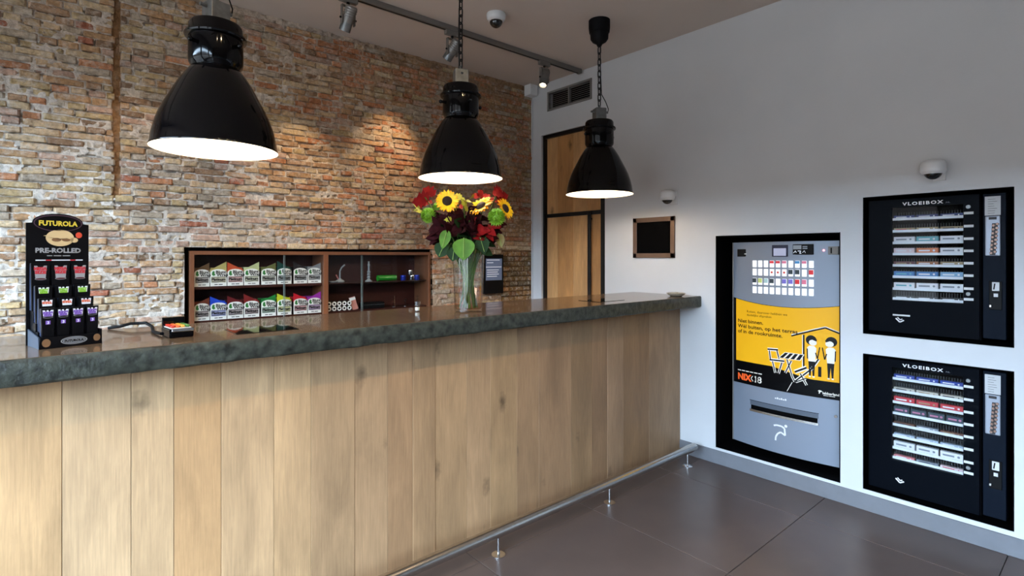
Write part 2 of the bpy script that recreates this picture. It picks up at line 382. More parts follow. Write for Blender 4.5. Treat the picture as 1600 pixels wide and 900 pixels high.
def lay(z, zh, xa, xb, neat=False):
    x = xa - (br.uniform(0, .12) if not neat else br.choice((0, .06)))
    kind = br.random()
    while x < xb:
        w = (.155 if br.random() < (.72 if kind < .6 else .25) else .073) + br.uniform(-.01, .01)
        a, b = max(x, xa), min(x + w, xb); x += w + br.uniform(.004, .010)
        if b - a < .022: continue
        cx = (a + b) / 2
        zz = z if neat else z + .007 * math.sin(cx * 2.3 + z) + br.uniform(-.0025, .0025)
        dep = br.uniform(-.011, .004) if not neat else br.uniform(-.002, .003)
        miss = br.random()
        if not neat and miss < .012: continue
        if abs(zz - (1.615 + .07 * min(cx, .9))) < .02 and cx < 2.15: dep += .012 if br.random() < .75 else 0
        if neat: c = br.choice(PALN)
        else:
            c = br.choices(PAL, PWT)[0]
            if cx > 1.0 and br.random() < .6 * min(1, (cx - .6)): c = br.choice((PAL[2], PAL[3], PAL[3], C(178, 120, 84), PAL[7]))
        k = br.uniform(.86, 1.1); c = (c[0] * k, c[1] * k, c[2] * k, 1)
        bricks.append((cx, zz, b - a, zh * br.uniform(.9, 1.06) if not neat else zh, dep, br.uniform(-.03, .03) if not neat else 0, c, br.randrange(12)))
for k in range(int(ZC / CO)):
    z = (k + .5) * CO
    if z > ZC - .012 or z < .6: continue
    spans = [(XL, XW)]
    if z > GZ: spans = [(XL, GX0 + br.uniform(-.004, .006)), (GX1 + br.uniform(-.006, .004), XW)]
    if HZ0 - .012 < z < HZ1 + .012:
        spans = [(XL, HX0 - br.uniform(0, .018)), (HX1 + br.uniform(0, .012), XW)]
    if z < 1.42: spans[-1] = (spans[-1][0], 2.965)
    for a, b in spans: lay(z, CO - .0058, a, b)
for k in range(19): lay(.59 + k * .0445, .0375, 2.968, XW, True)
def view_u(x, y=YB):      # horizontal place in the picture, to find the bricks that show largest
    f_ = (math.cos(R_(YAW)), math.sin(R_(YAW))); d = x * f_[0] + y * f_[1]
    return 800 + FPX * (x * f_[1] - y * f_[0]) / d, d
near = []
for n_, b in enumerate(bricks):
    u, d = view_u(b[0]); v = 400 - FPX * (b[1] - CAMH) / d
    if u > -4 and 0 < v < 525 and not (245 < u < 430 and 40 < v < 235) and not (28 < u < 122 and v > 345): near.append((-(b[2] * b[3]) / d ** 2 * (1 if b[2] > .1 else .75) , n_))
near = {n_ for _, n_ in sorted(near, key=lambda q: q[0])[:300]}
bme = []
for vv, ff in brick_meshes:
    m_ = bpy.data.meshes.new('brick'); m_.from_pydata(vv, [], ff); m_.update(); m_.materials.append(M_brick_o)
    bme.append(m_)
sv, sf, scol = [], [], []
for n_, (cx, zz, w, hh, dep, tilt, c, k) in enumerate(bricks):
    if n_ in near:
        ob = link('brick', bme[k], None, wall_back, 0, (cx, YB + dep, zz)); ob.scale = (w, 1, hh); ob.rotation_euler = (tilt * 2.6, tilt * .5, math.sin(cx * 91 + zz * 57) * .05); ob.color = c
    else:
        vv, ff = brick_meshes[k]; o0 = len(sv); ct, st = math.cos(tilt * .5), math.sin(tilt * .5)
        for x, y, z in vv:
            X, Z = x * w, z * hh; sv.append((cx + X * ct + Z * st, YB + dep + y + X * math.sin(cx * 91 + zz * 57) * .05 - Z * tilt * 2.6, zz - X * st + Z * ct)); scol.append(c)
        sf += [tuple(q + o0 for q in f) for f in ff]
me = bpy.data.meshes.new('brickwork'); me.from_pydata(sv, [], sf); me.update()
ca = me.color_attributes.new('Col', 'FLOAT_COLOR', 'POINT'); ca.data.foreach_set('color', [k for c in scol for k in c])
bw = link('brickwork', me, M_brick_s, wall_back); bw['kind'] = 'stuff'

# ------------------------------------------------------------------ counter
ZT, SL0, SL1 = 1.10, 1.914, 2.472       # top, front and back of the slab
CX0 = -1.35
t = thing('bar_counter', 'long bar counter clad in upright pale oak boards', 'counter', (0, 0, 0))
YP = 2.075
G().box(CX0 + .03, XW - .004, YP + .022, SL1 - .05, 0, 1.025).build('carcass', M_blackmat, t)
edges = [CX0 + .03, -1.1, -.88, -.72, -.52, -.36, -.17, .016, .184, .300, .441, .616, .753, .930, 1.079, 1.200, 1.316, 1.495, 1.636, 1.812, 1.966, 2.215, 2.395, 2.535, 2.690, 2.959, XW - .004]
BCOL = [C(190, 155, 116), C(185, 149, 109), C(188, 153, 114), C(192, 156, 116), C(187, 151, 110), C(188, 153, 113), C(189, 152, 110), C(194, 161, 123), C(194, 160, 121), C(183, 144, 102), C(190, 155, 116), C(188, 152, 112), C(170, 137, 102), C(172, 138, 103), C(162, 127, 93), C(166, 132, 97), C(170, 136, 100), C(171, 137, 102), C(166, 133, 97), C(156, 123, 91), C(155, 122, 91), C(152, 121, 89), C(144, 113, 84), C(151, 121, 93), C(142, 111, 81), C(151, 122, 93)]  # right-hand boards darker: falloff of light put into their colour
for i, (a, b) in enumerate(zip(edges[:-1], edges[1:])):
    off = rnd.uniform(-.0015, .0015)
    ob = G().box(a + .0006, b - .0006, YP + off, YP + .022, .004, 1.024, .0009).build('board', M_oak, t); ob.color = BCOL[i % len(BCOL)]
# slab with a slightly chipped lower front edge
t = thing('countertop', 'thick dark concrete countertop with a rough greenish grey front edge', 'countertop', (0, 0, 0))
nn = 240; prof = []
for i in range(nn + 1):
    x = CX0 + (XW - .003 - CX0) * i / nn
    e = .0025 * noise.noise((x * 7, 0, 0)) + .002 * noise.noise((x * 23, 5, 0)); e2 = .0035 * noise.noise((x * 11, 9, 0)) + .003 * max(0, noise.noise((x * 31, 2, 0)))
    prof.append([(x, SL0 + .004 + e, ZT - .001), (x, SL0 + e, ZT - .006), (x, SL0 + e * .5 + .001 * noise.noise((x * 40, 1, 1)), ZT - .035), (x, SL0 + e2, ZT - .066 + e2), (x, SL0 + .006 + e2, ZT - .073 + e2 * .8), (x, SL1, ZT - .073), (x, SL1, ZT - .001)])
vv = [p for q in prof for p in q]; ff = []
for i in range(nn):
    for k in range(7): ff.append((i * 7 + k, i * 7 + (k + 1) % 7, (i + 1) * 7 + (k + 1) % 7, (i + 1) * 7 + k))
ff += [tuple(range(7)), tuple(nn * 7 + k for k in range(6, -1, -1))]
G().raw(vv, ff).build('slab', M_concrete, t, 40)
G().box(CX0 + .002, XW - .004, SL0 + .006, SL1 - .001, ZT - .002, ZT + .0005).build('polished_surface', M_ctop, t)
M_mirror = mat('dark_mirror_glass', C(60, 62, 58), .03, metal=.9)
for x0, x1, y0, y1, lab in ((.476, .688, 2.02, 2.19, 'square of dark mirror glass set flush in the countertop before the boxes'), (2.42, 2.665, 2.045, 2.205, 'square of dark mirror glass set flush in the countertop before the door')):
    p = thing('glass_inset', lab, 'glass plate', (x0, y0, ZT), 0, 'mirror glass plates in the countertop')
    G().box(0, x1 - x0, 0, y1 - y0, .0002, .0022, .0006).build('plate', M_mirror, p)
# foot rail
t = thing('foot_rail', 'brushed steel foot rail on short posts along the counter base', 'foot rail', (0, 1.9, 0))
RZ = .108
g = G().tube([(-1.3, 0, RZ), (3.215, 0, RZ)], .026, 20); g.build('rail', M_steel, t, 40)
for x in (-1.0, -.15, .72, 1.545, 2.34, 3.135):
    p = G().cyl((x, .0, .006), (x, .0, RZ - .018), .0075, 12).build('post', M_chrome, t, 40)
    G().lathe([(0, 0), (.032, 0), (.032, .004), (.012, .008), (0, .008)], 20, (x, 0, .0005)).build('foot_plate', M_chrome, p, 40)

# ------------------------------------------------------------------ door in the right wall
t = struct(thing('door_1', 'tall oak plank door in a black steel frame', 'door', (XW, 3.481, 0), RW)); del t['category']
DW = .73; DH = 2.456
g = G().box(0, .022, .02, .09, 0, DH).box(DW - .06, DW, .02, .09, 0, DH).box(0, DW, .02, .09, DH - .03, DH); g.build('frame', M_iron, t)
xb = [.022, .155, .34, .50, DW - .06]
for i in range(4):
    ob = G().box(xb[i] + .001, xb[i + 1] - .001, .05, .085, .004, DH - .03, .001).build('board', M_door, t); ob.color = (C(196, 150, 100), C(184, 134, 84), C(198, 152, 102), C(178, 132, 86))[i]
G().box(.022, DW - .06, .04, .052, 1.715, 1.748).build('cross_bar', M_iron, t)
p = G().box(.535, .562, .012, .034, .55, 1.74, .003).build('handle', M_iron, t)
for z in (.62, 1.68): G().cyl((.548, .03, z), (.548, .055, z), .008, 10).build('mount', M_iron, p)
G().box(0, DW, .1, .33, 0, DH).build('backing', M_void, t)

# ------------------------------------------------------------------ cabinet let into the brick wall
CXa, CXm0, CXm1, CXb, CZ0, CZ1 = .600, 1.395, 1.428, 2.245, .90, 1.402
t = thing('wall_cabinet', 'dark wooden display cabinet with glass doors let into the brick wall', 'cabinet', (0, YB, 0))
G().box(CXa, CXb, .215, .225, CZ0, CZ1).build('back_panel', M_mahog, t)
G().box(CXa, CXb, .0, .215, CZ1 - .022, CZ1).build('top_panel', M_frame, t)
G().box(CXa, CXb, .0, .215, CZ0, CZ0 + .03).build('bottom_panel', M_mahog, t)
for a, b in ((CXa, CXa + .024), (CXm0, CXm1), (CXb - .02, CXb)): G().box(a, b, 0, .215, CZ0 + .03, CZ1 - .022, .001).build('upright', M_frame, t)
for a, b in ((CXa + .024, CXm0),): 
    G().box(a, b, .03, .215, 1.172, 1.188).build('shelf', M_mahog, t); G().box(a, b, .03, .215, .968, .984).build('shelf', M_mahog, t)
G().box(CXm1, CXb - .02, .03, .215, 1.178, 1.184).build('shelf', mat('glass_shelf', C(60, 40, 34), .15), t)
G().box(CXm1, CXb - .02, .03, .215, .968, .984).build('shelf', M_mahog, t)
for i, (a, b) in enumerate(((CXa + .026, 1.145), (1.135, CXm0 - .002), (CXm1 + .002, 1.685), (1.672, CXb - .022))):
    y = .008 if i % 2 else .016
    p = G().box(a, b, y, y + .005, CZ0 + .032, CZ1 - .024).build('glass_door', M_pane, t)
    xe = b if i % 2 == 0 else a
    G().box(xe - .0007, xe + .0007, y - .0008, y + .0058, CZ0 + .032, CZ1 - .024).build('polished_edge', mat('glass_edge', C(120, 130, 126), .3), p)
struct(G().box(HX0 - .02, CXa - .001, .045, .26, HZ0, HZ1 + .02).box(CXb + .001, HX1 + .02, .045, .26, HZ0, HZ1 + .02).box(HX0, HX1, .045, .26, CZ1 + .001, HZ1 + .02).build('gap_shade_1', M_void, None, 0, (0, YB, 0)), 'black filler painted as shade in the gap around the wall cabinet')  # solid black filler stands in for shade in the gap
# sixteen wrap boxes
M_card = mat('white_card', C(222, 222, 216), .5); M_pr = mat('black_print', C(24, 24, 26), .6); M_leaf_pr = mat('green_print', C(40, 112, 48), .6); M_tray = mat('dark_card', C(36, 26, 24), .6)
flav = [[('tan', C(96, 70, 44)), ('sand yellow', C(176, 160, 96)), ('orange red', C(178, 70, 36)), ('pale green', C(184, 186, 132)), ('olive', C(96, 98, 52)), ('dark teal', C(22, 66, 58)), ('black', C(34, 30, 34)), ('grey', C(120, 122, 124))],
        [('brown', C(92, 44, 30)), ('blue', C(32, 66, 176)), ('maroon', C(92, 26, 30)), ('dark red', C(110, 30, 30)), ('green', C(30, 112, 50)), ('lime yellow', C(186, 190, 40)), ('bright red', C(176, 26, 40)), ('purple', C(134, 44, 140))]]
bx = [.628, .712, .806, .900, 1.002, 1.100, 1.204, 1.298, 1.392]
BW_ = .088
arch = [(0, 0), (BW_, 0), (BW_, .082)] + [(BW_ / 2 + BW_ / 2 * math.cos(a), .082 + .022 * math.sin(a)) for a in [PI * i / 8 for i in range(1, 8)]] + [(0, .082)]
front_me = G().prism(arch, 0, .0015).build('front_card', M_card).data
bpy.data.objects.remove(bpy.data.objects['front_card'])
tray_me = G().box(0, BW_, .0015, .13, 0, .082).build('tray', M_tray).data; bpy.data.objects.remove(bpy.data.objects['tray'])
for r_ in range(2):
    for i in range(8):
        nm, c = flav[r_][i]
        t = thing('wrap_box', 'white open wrap box with %s flap on the %s cabinet shelf' % (nm, ('upper', 'lower')[r_]), 'box', (bx[i] + .002, YB + .034, (1.188, .984)[r_]), 0, 'wrap boxes in the wall cabinet')
        k = (bx[i + 1] - bx[i] - .004) / BW_; t.scale = (min(k, 1.02), 1, 1)
        link('front_card', front_me, None, t); link('tray', tray_me, None, t)
        fl = mat('flap_' + nm.replace(' ', '_'), c, .35)
        up = rnd.random() < .5; hgt = rnd.uniform(.135, .152)
        G().prism([(0, .08), (BW_, .08), (BW_, hgt if up else .1), (0, .1 if up else hgt)], .004, .006).build('flap', fl, t)
        G().box(.004, BW_ - .004, .02, .1, .06, .112).build('wrap_stack', fl, t)
        lettering('print_title', 'Blunt', .029, .077, .026, M_pr, t, -.0008, .0009); lettering('print_title', 'Wrap', .034, .060, .026, M_pr, t, -.0008, .0009)
        flat('print_leaf', M_leaf_pr, t, [(.008, .070), (.018, .062), (.028, .070), (.022, .078), (.024, .088), (.016, .094), (.010, .086)], y=-.0007)
        flat('print_band', mat('band_' + nm.replace(' ', '_'), tuple(c[q] * .5 + .25 for q in range(3)) + (1,), .5), t, rect(.005, .083, .021, .058), y=-.0006)
        lettering('print_title', 'Platinum', .006, .034, .021, M_pr, t, -.0012, .0012, width=.076); flat('print_swash', M_pr, t, *stroke([(.006, .028), (.03, .025), (.06, .030), (.082, .026)], .004), *stroke([(.006, .054), (.03, .051), (.06, .056), (.082, .053)], .003), y=-.0011)
        flat('print_small', M_pr, t, rect(.022, .040, .008, .0125), rect(.044, .066, .008, .0125), y=-.0008)
# glassware and smoking goods on the right hand shelves
M_gl = mat('borosilicate', C(214, 220, 222), .06, trans=.6); M_grn = mat('green_enamel', C(30, 128, 34), .2, coat=.4); M_blu = mat('blue_anodised', C(34, 50, 150), .25, metal=.4)
ZS1, ZS2, YG = 1.184, .984, YB + .085
t = thing('glass_pipe', 'small glass water pipe with bent neck on the glass shelf', 'pipe', (1.545, YG, ZS1))
G().lathe([(0, 0), (.03, 0), (.034, .006), (.03, .014), (.012, .024), (.007, .03), (0, .03)], 18).build('bowl', M_gl, t, 50); G().tube([(0, 0, .025), (.0, 0, .08), (.012, 0, .105), (.035, 0, .125)], [.006, .005, .005, .006], 10).build('neck', M_gl, t, 50)
G().tube([(-.01, 0, .02), (-.028, 0, .055)], .0045, 8).build('stem', mat('pink_glass', C(190, 120, 120), .2), t, 50)
t = thing('ash_dish', 'flat clear glass dish beside the small glass pipe', 'dish', (1.49, YG - .02, ZS1)); G().lathe([(0, 0), (.02, 0), (.032, .01), (.029, .011), (.018, .004), (0, .004)], 20).build('bowl', M_gl, t, 40)
t = thing('glass_pipe', 'tall slender ribbed glass pipe on the glass shelf', 'pipe', (1.765, YG, ZS1))
G().lathe([(0, 0), (.028, 0), (.028, .004), (.016, .012), (.009, .02), (0, .02)], 18).build('foot', M_gl, t, 50)
G().lathe([(0, .02), (.008, .02), (.013, .03), (.008, .04), (.013, .05), (.008, .06), (.013, .07), (.007, .08), (.006, .11), (.011, .12), (.005, .135), (.008, .148), (0, .15)], 14).build('column', M_gl, t, 50)
t = thing('storage_tube', 'bright green metal tube lying on the glass shelf', 'tube', (1.91, YG, ZS1 + .0225))
G().tube([(-.075, 0, 0), (.06, 0, 0)], .022, 20).build('body', M_grn, t, 40); G().tube([(.06, 0, 0), (.075, 0, 0)], .0215, 20).build('cap', M_grn, t, 40); G().tube([(-.08, 0, 0), (-.07, 0, 0)], .014, 16).build('plug', M_grn, t, 40)
for x, z, m_, lab in ((2.045, ZS1, M_blu, 'blue metal grinder next to the green tube'), (2.165, ZS1, M_blu, 'blue metal grinder at the right cabinet end'), (2.122, ZS1, M_chrome, 'silver metal grinder between the blue ones'), (2.108, ZS1 + .0405, M_chrome, 'silver metal grinder stacked on top of another')):
    t = thing('metal_grinder', lab, 'grinder', (x, YG - .01, z), 0, 'metal grinders in the cabinet')
    G().lathe([(0, 0), (.02, 0), (.021, .002), (.021, .02), (0, .02)], 20).build('base', m_, t, 40); G().lathe([(0, .021), (.0205, .021), (.0215, .023), (.0215, .038), (.02, .04), (0, .04)], 20).build('lid', m_, t, 40)
for r_ in range(2):
    for i in range(5):
        t = thing('paper_roll', 'white ended paper roll, %s from the left in the %s row' % (('first', 'second', 'third', 'fourth', 'fifth')[i], ('bottom', 'top')[r_]), 'roll', (1.452 + i * .037, YB + .05, ZS2 + .0172 + r_ * .0345), 0, 'paper rolls in the cabinet')
        G().lathe([(.006, 0), (.0165, 0), (.0168, .08), (0, .08)], 18, mtx=Matrix.Rotation(-PI / 2, 4, 'X')).build('paper', M_tray if (i + r_) % 3 else M_mahog, t, 40)
        G().lathe([(.0075, -.001), (.0158, -.001), (.0158, .004), (.0075, .004)], 18, mtx=Matrix.Rotation(-PI / 2, 4, 'X')).build('rim', M_card, t, 40)
t = thing('paper_packet', 'pink and cream packet leaning beside the paper rolls', 'packet', (1.655, YB + .07, ZS2))
G().box(-.022, .022, -.004, .004, 0, .095, .001, rot=None).build('card', mat('pink_card', C(186, 126, 116), .5), t); G().box(-.0221, .0221, -.0044, -.004, .07, .09).build('band', M_card, t); t.rotation_euler = (R_(-10), R_(-14), 0)
for x, hgt, lab in ((1.965, .085, 'steel stand with three rungs, tallest of the small stands'), (2.06, .06, 'short steel stand in the middle of the lower shelf'), (2.165, .08, 'steel stand at the right end of the lower shelf')):
    t = thing('pipe_stand', lab, 'stand', (x, YG - .02, ZS2), 0, 'small steel stands in the cabinet')
    G().lathe([(0, 0), (.018, 0), (.018, .003), (0, .004)], 16).build('foot', M_chrome, t, 40); G().cyl((0, 0, .003), (0, 0, hgt), .0022, 8).build('post', M_chrome, t, 40)
    for z in (.35, .62, .9): G().cyl((-.015, 0, hgt * z), (.015, 0, hgt * z), .0014, 6).build('rung', M_chrome, t)
t = thing('dark_case', 'long black case lying on the lower cabinet shelf', 'case', (1.8, YG, ZS2)); G().box(-.09, .08, -.03, .05, 0, .045, .004).build('body', M_blackmat, t); G().box(-.088, .078, -.0305, -.0295, .028, .0295).build('seam', M_galv, t)

# ------------------------------------------------------------------ payment screen on the bricks behind the vase
t = thing('wall_screen', 'black framed touch screen mounted on the brick wall behind the vase', 'screen', (2.74, YB - .045, 1.05))
G().box(0, .215, 0, .035, 0, .335, .006, 2).build('housing', M_blackmat, t); G().box(.08, .14, .035, .06, .1, .24).build('bracket', M_blackmat, t)
G().box(.02, .195, -.001, .001, .115, .30).build('display', mat('screen_glow', C(92, 104, 128), .25, emit=.12, ec=C(120, 135, 170)), t)
M_sl = mat('screen_line', C(200, 206, 216), .4, emit=.25)
for z, a, b in ((.285, .03, .17), (.262, .03, .10), (.225, .02, .19), (.2, .03, .16), (.182, .03, .15), (.164, .03, .16), (.146, .03, .14)): flat('text_line', M_sl, t, rect(a, b, z, z + .006), y=-.0016)
t['label'] = 'black framed touch screen mounted on the brick wall behind the vase'

# ------------------------------------------------------------------ pendant lamps
def make_lamp():
    t = thing('pendant_lamp', '', 'lamp', (0, 0, 0), 0, 'black industrial pendant lamps over the counter')
    so = [(.2175, 0), (.2185, .004), (.2155, .010), (.210, .046), (.201, .085), (.188, .124), (.172, .16), (.154, .194), (.128, .245), (.107, .279), (.089, .304), (.082, .31)]
    G().lathe(so, 64).build('shade', M_black, t, 60)
    G().lathe([(.2175, 0)] + [(r - .004, z + .001) for r, z in so[2:]] + [(0, .312)], 64).build('reflector', M_white, t, 60)
    G().lathe([(.081, .308), (.084, .314), (.0905, .322), (.0935, .334), (.0935, .420), (.105, .423), (.107, .429), (.105, .435), (.0935, .438), (.0925, .468), (.086, .479), (.05, .486), (0, .488)], 48).build('housing', M_black, t, 35)
    for a in (0, PI / 2, PI, 3 * PI / 2):
        c, s_ = math.cos(a + .25), math.sin(a + .25)
        G().tube([(c * .092, s_ * .092, .385), (c * .112, s_ * .112, .385)], .007, 10).ball((c * .113, s_ * .113, .385), .0095).build('wing_bolt', M_black, t, 50)
    b = G().box(-.036, .036, -.036, .036, .486, .562, .004, 2).build('terminal_box', M_galv, t)
    for s_ in (-1, 1): G().cyl((s_ * .034, 0, .54), (s_ * .06, 0, .54), .007, 10).build('pin', M_galv, b, 40)
    G().cyl((0, 0, .56), (0, 0, .585), .008, 10).build('eye_bolt', M_galv, t, 40)
    zt = .575; n = 0; link_me = None
    while zt < .955:
        if link_me is None:
            pts = [(math.cos(a) * .0105, 0, math.sin(a) * .0105 + (.0135 if math.sin(a) >= 0 else -.0135)) for a in [PI * 2 * (k + .5) / 16 for k in range(16)]]
            ob = G().tube(pts, .0037, 8, closed=True).build('chain_link', M_iron, t, 60); link_me = ob.data
        else: ob = link('chain_link', link_me, None, t)
        ob.location = (0, 0, zt + .022); ob.rotation_euler = (0, 0, .5 + (n % 2) * PI / 2); zt += .0385; n += 1
    G().tube([(.05, 0, .545), (.062, 0, .548), (.064, 0, .565), (.045, .0, .61), (.018, .006, .66), (.012, .008, .8), (.008, .004, 1.0)], .0028, 8).build('cable', M_blackmat, t, 60)
    G().lathe([(0, .965), (.012, .968), (.02, .985), (.045, 1.0), (.058, 1.018), (.06, 1.055), (.066, 1.06), (.07, 1.09), (.07, 1.138), (0, 1.139)], 36).build('ceiling_rose', M_blackmat, t, 40)
    G().ball((0, 0, .16), .045, 1, 1, 1.25).build('bulb', M_bulb, t, 80); G().cyl((0, 0, .2), (0, 0, .305), .022, 14).build('socket', M_wplast, t, 40)
    return t
LAMP_POWER = 5.5
lamps = [(.468, 2.285, 'nearest black enamel pendant lamp above the left counter end'), (1.605, 2.285, 'middle black enamel pendant lamp hanging above the flower vase'), (2.71, 2.285, 'farthest black enamel pendant lamp hanging before the wooden door')]
lamp0 = make_lamp()
for i, (x, y, lab) in enumerate(lamps):
    o = lamp0 if i == 0 else copy_tree(lamp0)
    o.location = (x, y, 1.775); o.rotation_euler = (0, 0, (.3, 1.15, -.45)[i]); o['label'] = lab
    l = bpy.data.lights.new('pendant_light', 'POINT'); l.energy = LAMP_POWER; l.color = (1, .76, .5); l.shadow_soft_size = .04
    lo = bpy.data.objects.new('pendant_light', l); col.objects.link(lo); lo.location = (x, y, 1.775 + .07)

# ------------------------------------------------------------------ track lighting
def track(y, x0, x1, lab):
    t = thing('ceiling_track', lab, 'track', (0, y, ZC)); G().box(x0, x1, -.018, .018, -.034, 0, .002).build('rail', M_alu, t)
    G().box(x0, x1, -.006, .006, -.0345, -.033).build('groove', M_blackmat, t); G().box(x1 - .02, x1 + .004, -.02, .02, -.036, 0, .002).build('end_cap', M_alu, t)
def make_spot():
    t = thing('track_spot', '', 'spotlight')
    G().box(-.055, .055, -.016, .016, -.03, 0, .003).build('adapter', M_alu, t)
    G().cyl((0, 0, -.03), (0, 0, -.055), .009, 10).build('stem', M_blackmat, t, 40)
    G().box(-.041, -.036, -.012, .012, -.16, -.05).box(.036, .041, -.012, .012, -.16, -.05).box(-.041, .041, -.012, .012, -.055, -.05).build('yoke', M_alu, t)
    return t
def spot_head(t, aim, power, spread):
    """the lamp body: built along its aim, hinged in the yoke"""
    d = Vector(aim).normalized(); q = d.to_track_quat('-Z', 'Y'); m_ = Matrix.Translation((0, 0, -.125)) @ q.to_matrix().to_4x4()
    def lt(prof): return G().lathe(prof, 24, mtx=m_)
    hd = lt([(0, .075), (.028, .075), (.034, .068), (.034, -.02), (.0, -.02)]).build('head', M_alu, t, 40)
    lt([(.0, -.019), (.0325, -.02), (.0325, -.07), (.029, -.07), (.027, -.03), (0, -.03)]).build('snoot', M_galv, hd, 40)
    for k in range(4): lt([(.034, .01 + k * .014), (.037, .011 + k * .014), (.037, .015 + k * .014), (.034, .016 + k * .014)]).build('cooling_ring', M_alu, hd, 40)
    lt([(0, -.036), (.026, -.036), (.026, -.034), (0, -.034)]).build('lens', M_lens, hd, 40)
    for s_ in (-1, 1):
        G().cyl((s_ * .033, 0, -.125), (s_ * .05, 0, -.125), .006, 8).build('hinge_knob', M_blackmat, t, 40)
    l = bpy.data.lights.new('spot_light', 'SPOT'); l.energy = power; l.color = (1, .72, .42); l.spot_size = R_(spread); l.spot_blend = .9; l.shadow_soft_size = .02
    lo = bpy.data.objects.new('spot_light', l); col.objects.link(lo)
    lo.location = Vector(t.location) + Vector((0, 0, -.125)) + d * .075; lo.rotation_euler = q.to_euler()
track(2.99, -1.5, 3.30, 'long grey ceiling track running towards the air grille')
track(.25, -.8, 2.9, 'grey ceiling track above the viewer')
SP = [(1.30, 2.99, (1.18, YB, 1.72), 26, 50, 'first track spotlight from the left, pointing straight down the wall'), (2.03, 2.99, (1.86, YB, 2.08), 24, 48, 'middle track spotlight, tilted to the left, behind the lamp chain'), (2.89, 2.99, (2.3, 2.78, 1.1), 18, 75, 'last track spotlight with bright lens next to the air grille'), (.35, 2.99, (.30, YB, 1.70), 9, 55, 'track spotlight left of the picture above the brick wall')]
for x, y, aim, pw, spd, lab in SP:
    t = make_spot(); t.location = (x, y, ZC - .034); t['label'] = lab; t['group'] = 'spotlights on the wall track'
    spot_head(t, Vector(aim) - Vector((x, y, ZC - .16)), pw, spd)
for x, aim, lab in ((.2, (.3, 2.2, .7), 'spotlight above the viewer turned to the left counter end'), (1.2, (1.3, 2.1, .6), 'spotlight above the viewer turned to the counter middle'), (2.2, (2.4, 2.1, .6), 'spotlight above the viewer turned to the right counter end'), (.75, (1.0, 3.6, 1.05), 'added spotlight above the viewer to brighten the wrap boxes')):  # the last spotlight is added to brighten the wrap boxes
    t = make_spot(); t.location = (x, .25, ZC - .034); t['label'] = lab; t['group'] = 'spotlights above the viewer'
    spot_head(t, Vector(aim) - Vector((x, .25, ZC - .16)), 18, 75)

# ------------------------------------------------------------------ security cameras, grille, plate, small fittings
t = thing('dome_camera', 'white ceiling dome camera with a black eye above the lamps', 'camera', (2.137, 2.652, ZC), 0, 'security cameras')
G().lathe([(0, 0), (.06, 0), (.062, -.006), (.06, -.03), (.05, -.045), (.042, -.048), (0, -.048)], 32).build('base', M_wplast, t, 40); G().ball((0, 0, -.048), .042, 1, 1, .95).build('dome', M_dome, t, 80)
for y, z, lab in ((2.145, 1.745, 'white dome camera on the wall above the bronze framed panel'), (.655, 1.755, 'white dome camera on the wall above the upper black vending machine')):
    t = thing('dome_camera', lab, 'camera', (XW, y, z), RW, 'security cameras')
    G().box(.0, .05, -.012, 0, -.01, .085, .003, 2).build('wall_plate', M_wplast, t); G().box(.004, .046, -.06, -.01, .045, .08, .004, 2).build('arm', M_wplast, t)
    c = (.012, -.072, 0)
    G().lathe([(0, .085), (.03, .085), (.045, .078), (.052, .066), (.053, .03), (.05, .026), (0, .026)], 32, c).build('body', M_wplast, t, 40)
    p = G().lathe([(.05, .027), (.046, .02), (.042, .016), (.038, .02), (.038, .027)], 32, c).build('ring', M_wplast, t, 40)
    G().ball((c[0], c[1], .026), .038, 1, 1, .95).build('dome', M_dome, t, 80)
t = thing('air_grille', 'grey metal air grille high on the wall over the door', 'vent', (XW, GR[1], GR[2]), RW)
gw, gh = GR[1] - GR[0], GR[3] - GR[2]
M_gr = mat('grille_paint', C(128, 126, 124), .5)
G().box(0, gw, -.008, .02, 0, .016).box(0, gw, -.008, .02, gh - .016, gh).box(0, .016, -.008, .02, 0, gh).box(gw - .016, gw, -.008, .02, 0, gh).build('frame', M_gr, t)
G().box(gw / 2 - .006, gw / 2 + .006, -.006, .02, .016, gh - .016).build('mullion', M_gr, t); G().box(.004, gw - .004, .06, .065, .004, gh - .004).build('duct', M_void, t)
for k in range(8):
    z = .028 + k * (gh - .056) / 7
    for a, b in ((.017, gw / 2 - .007), (gw / 2 + .007, gw - .017)):
        G().box(a, b, .001, .013, z - .0012, z + .0012, rot=Matrix.Rotation(R_(30), 4, 'X')).build('slat', mat('slat_paint', C(120, 116, 112), .5), t)
t = thing('wall_panel', 'square black panel in a bronze metal frame on the white wall', 'panel', (XW, 2.472, 1.358), RW)
pw, ph = .357, .297; M_brz = mat('bronze_metal', C(122, 100, 86), .35, metal=.55, var=.06)
fr = .034
G().box(0, pw, -.012, 0, 0, fr, .002).box(0, pw, -.012, 0, ph - fr, ph, .002).box(0, fr, -.012, 0, 0, ph, .002).box(pw - fr, pw, -.012, 0, 0, ph, .002).build('frame', M_brz, t); G().box(fr, pw - fr, -.006, 0, fr, ph - fr).build('panel', M_void, t)
t = thing('junction_box', 'small white junction box in the ceiling corner over the bricks', 'box', (XW - .11, YB - .1, ZC - .1)); G().box(0, .09, 0, .085, 0, .098, .006, 2).build('housing', M_wplast, t); G().cyl((.045, -.004, .05), (.045, .002, .05), .012, 14).build('cap', M_wplast, t, 40)
t = thing('white_pipe_casing', 'narrow white plaster strip where the brick wall meets the door wall', 'casing', (XW - .012, YB - .016, 0)); G().box(0, .011, 0, .012, 0, 2.8).build('strip', M_plaster, t)

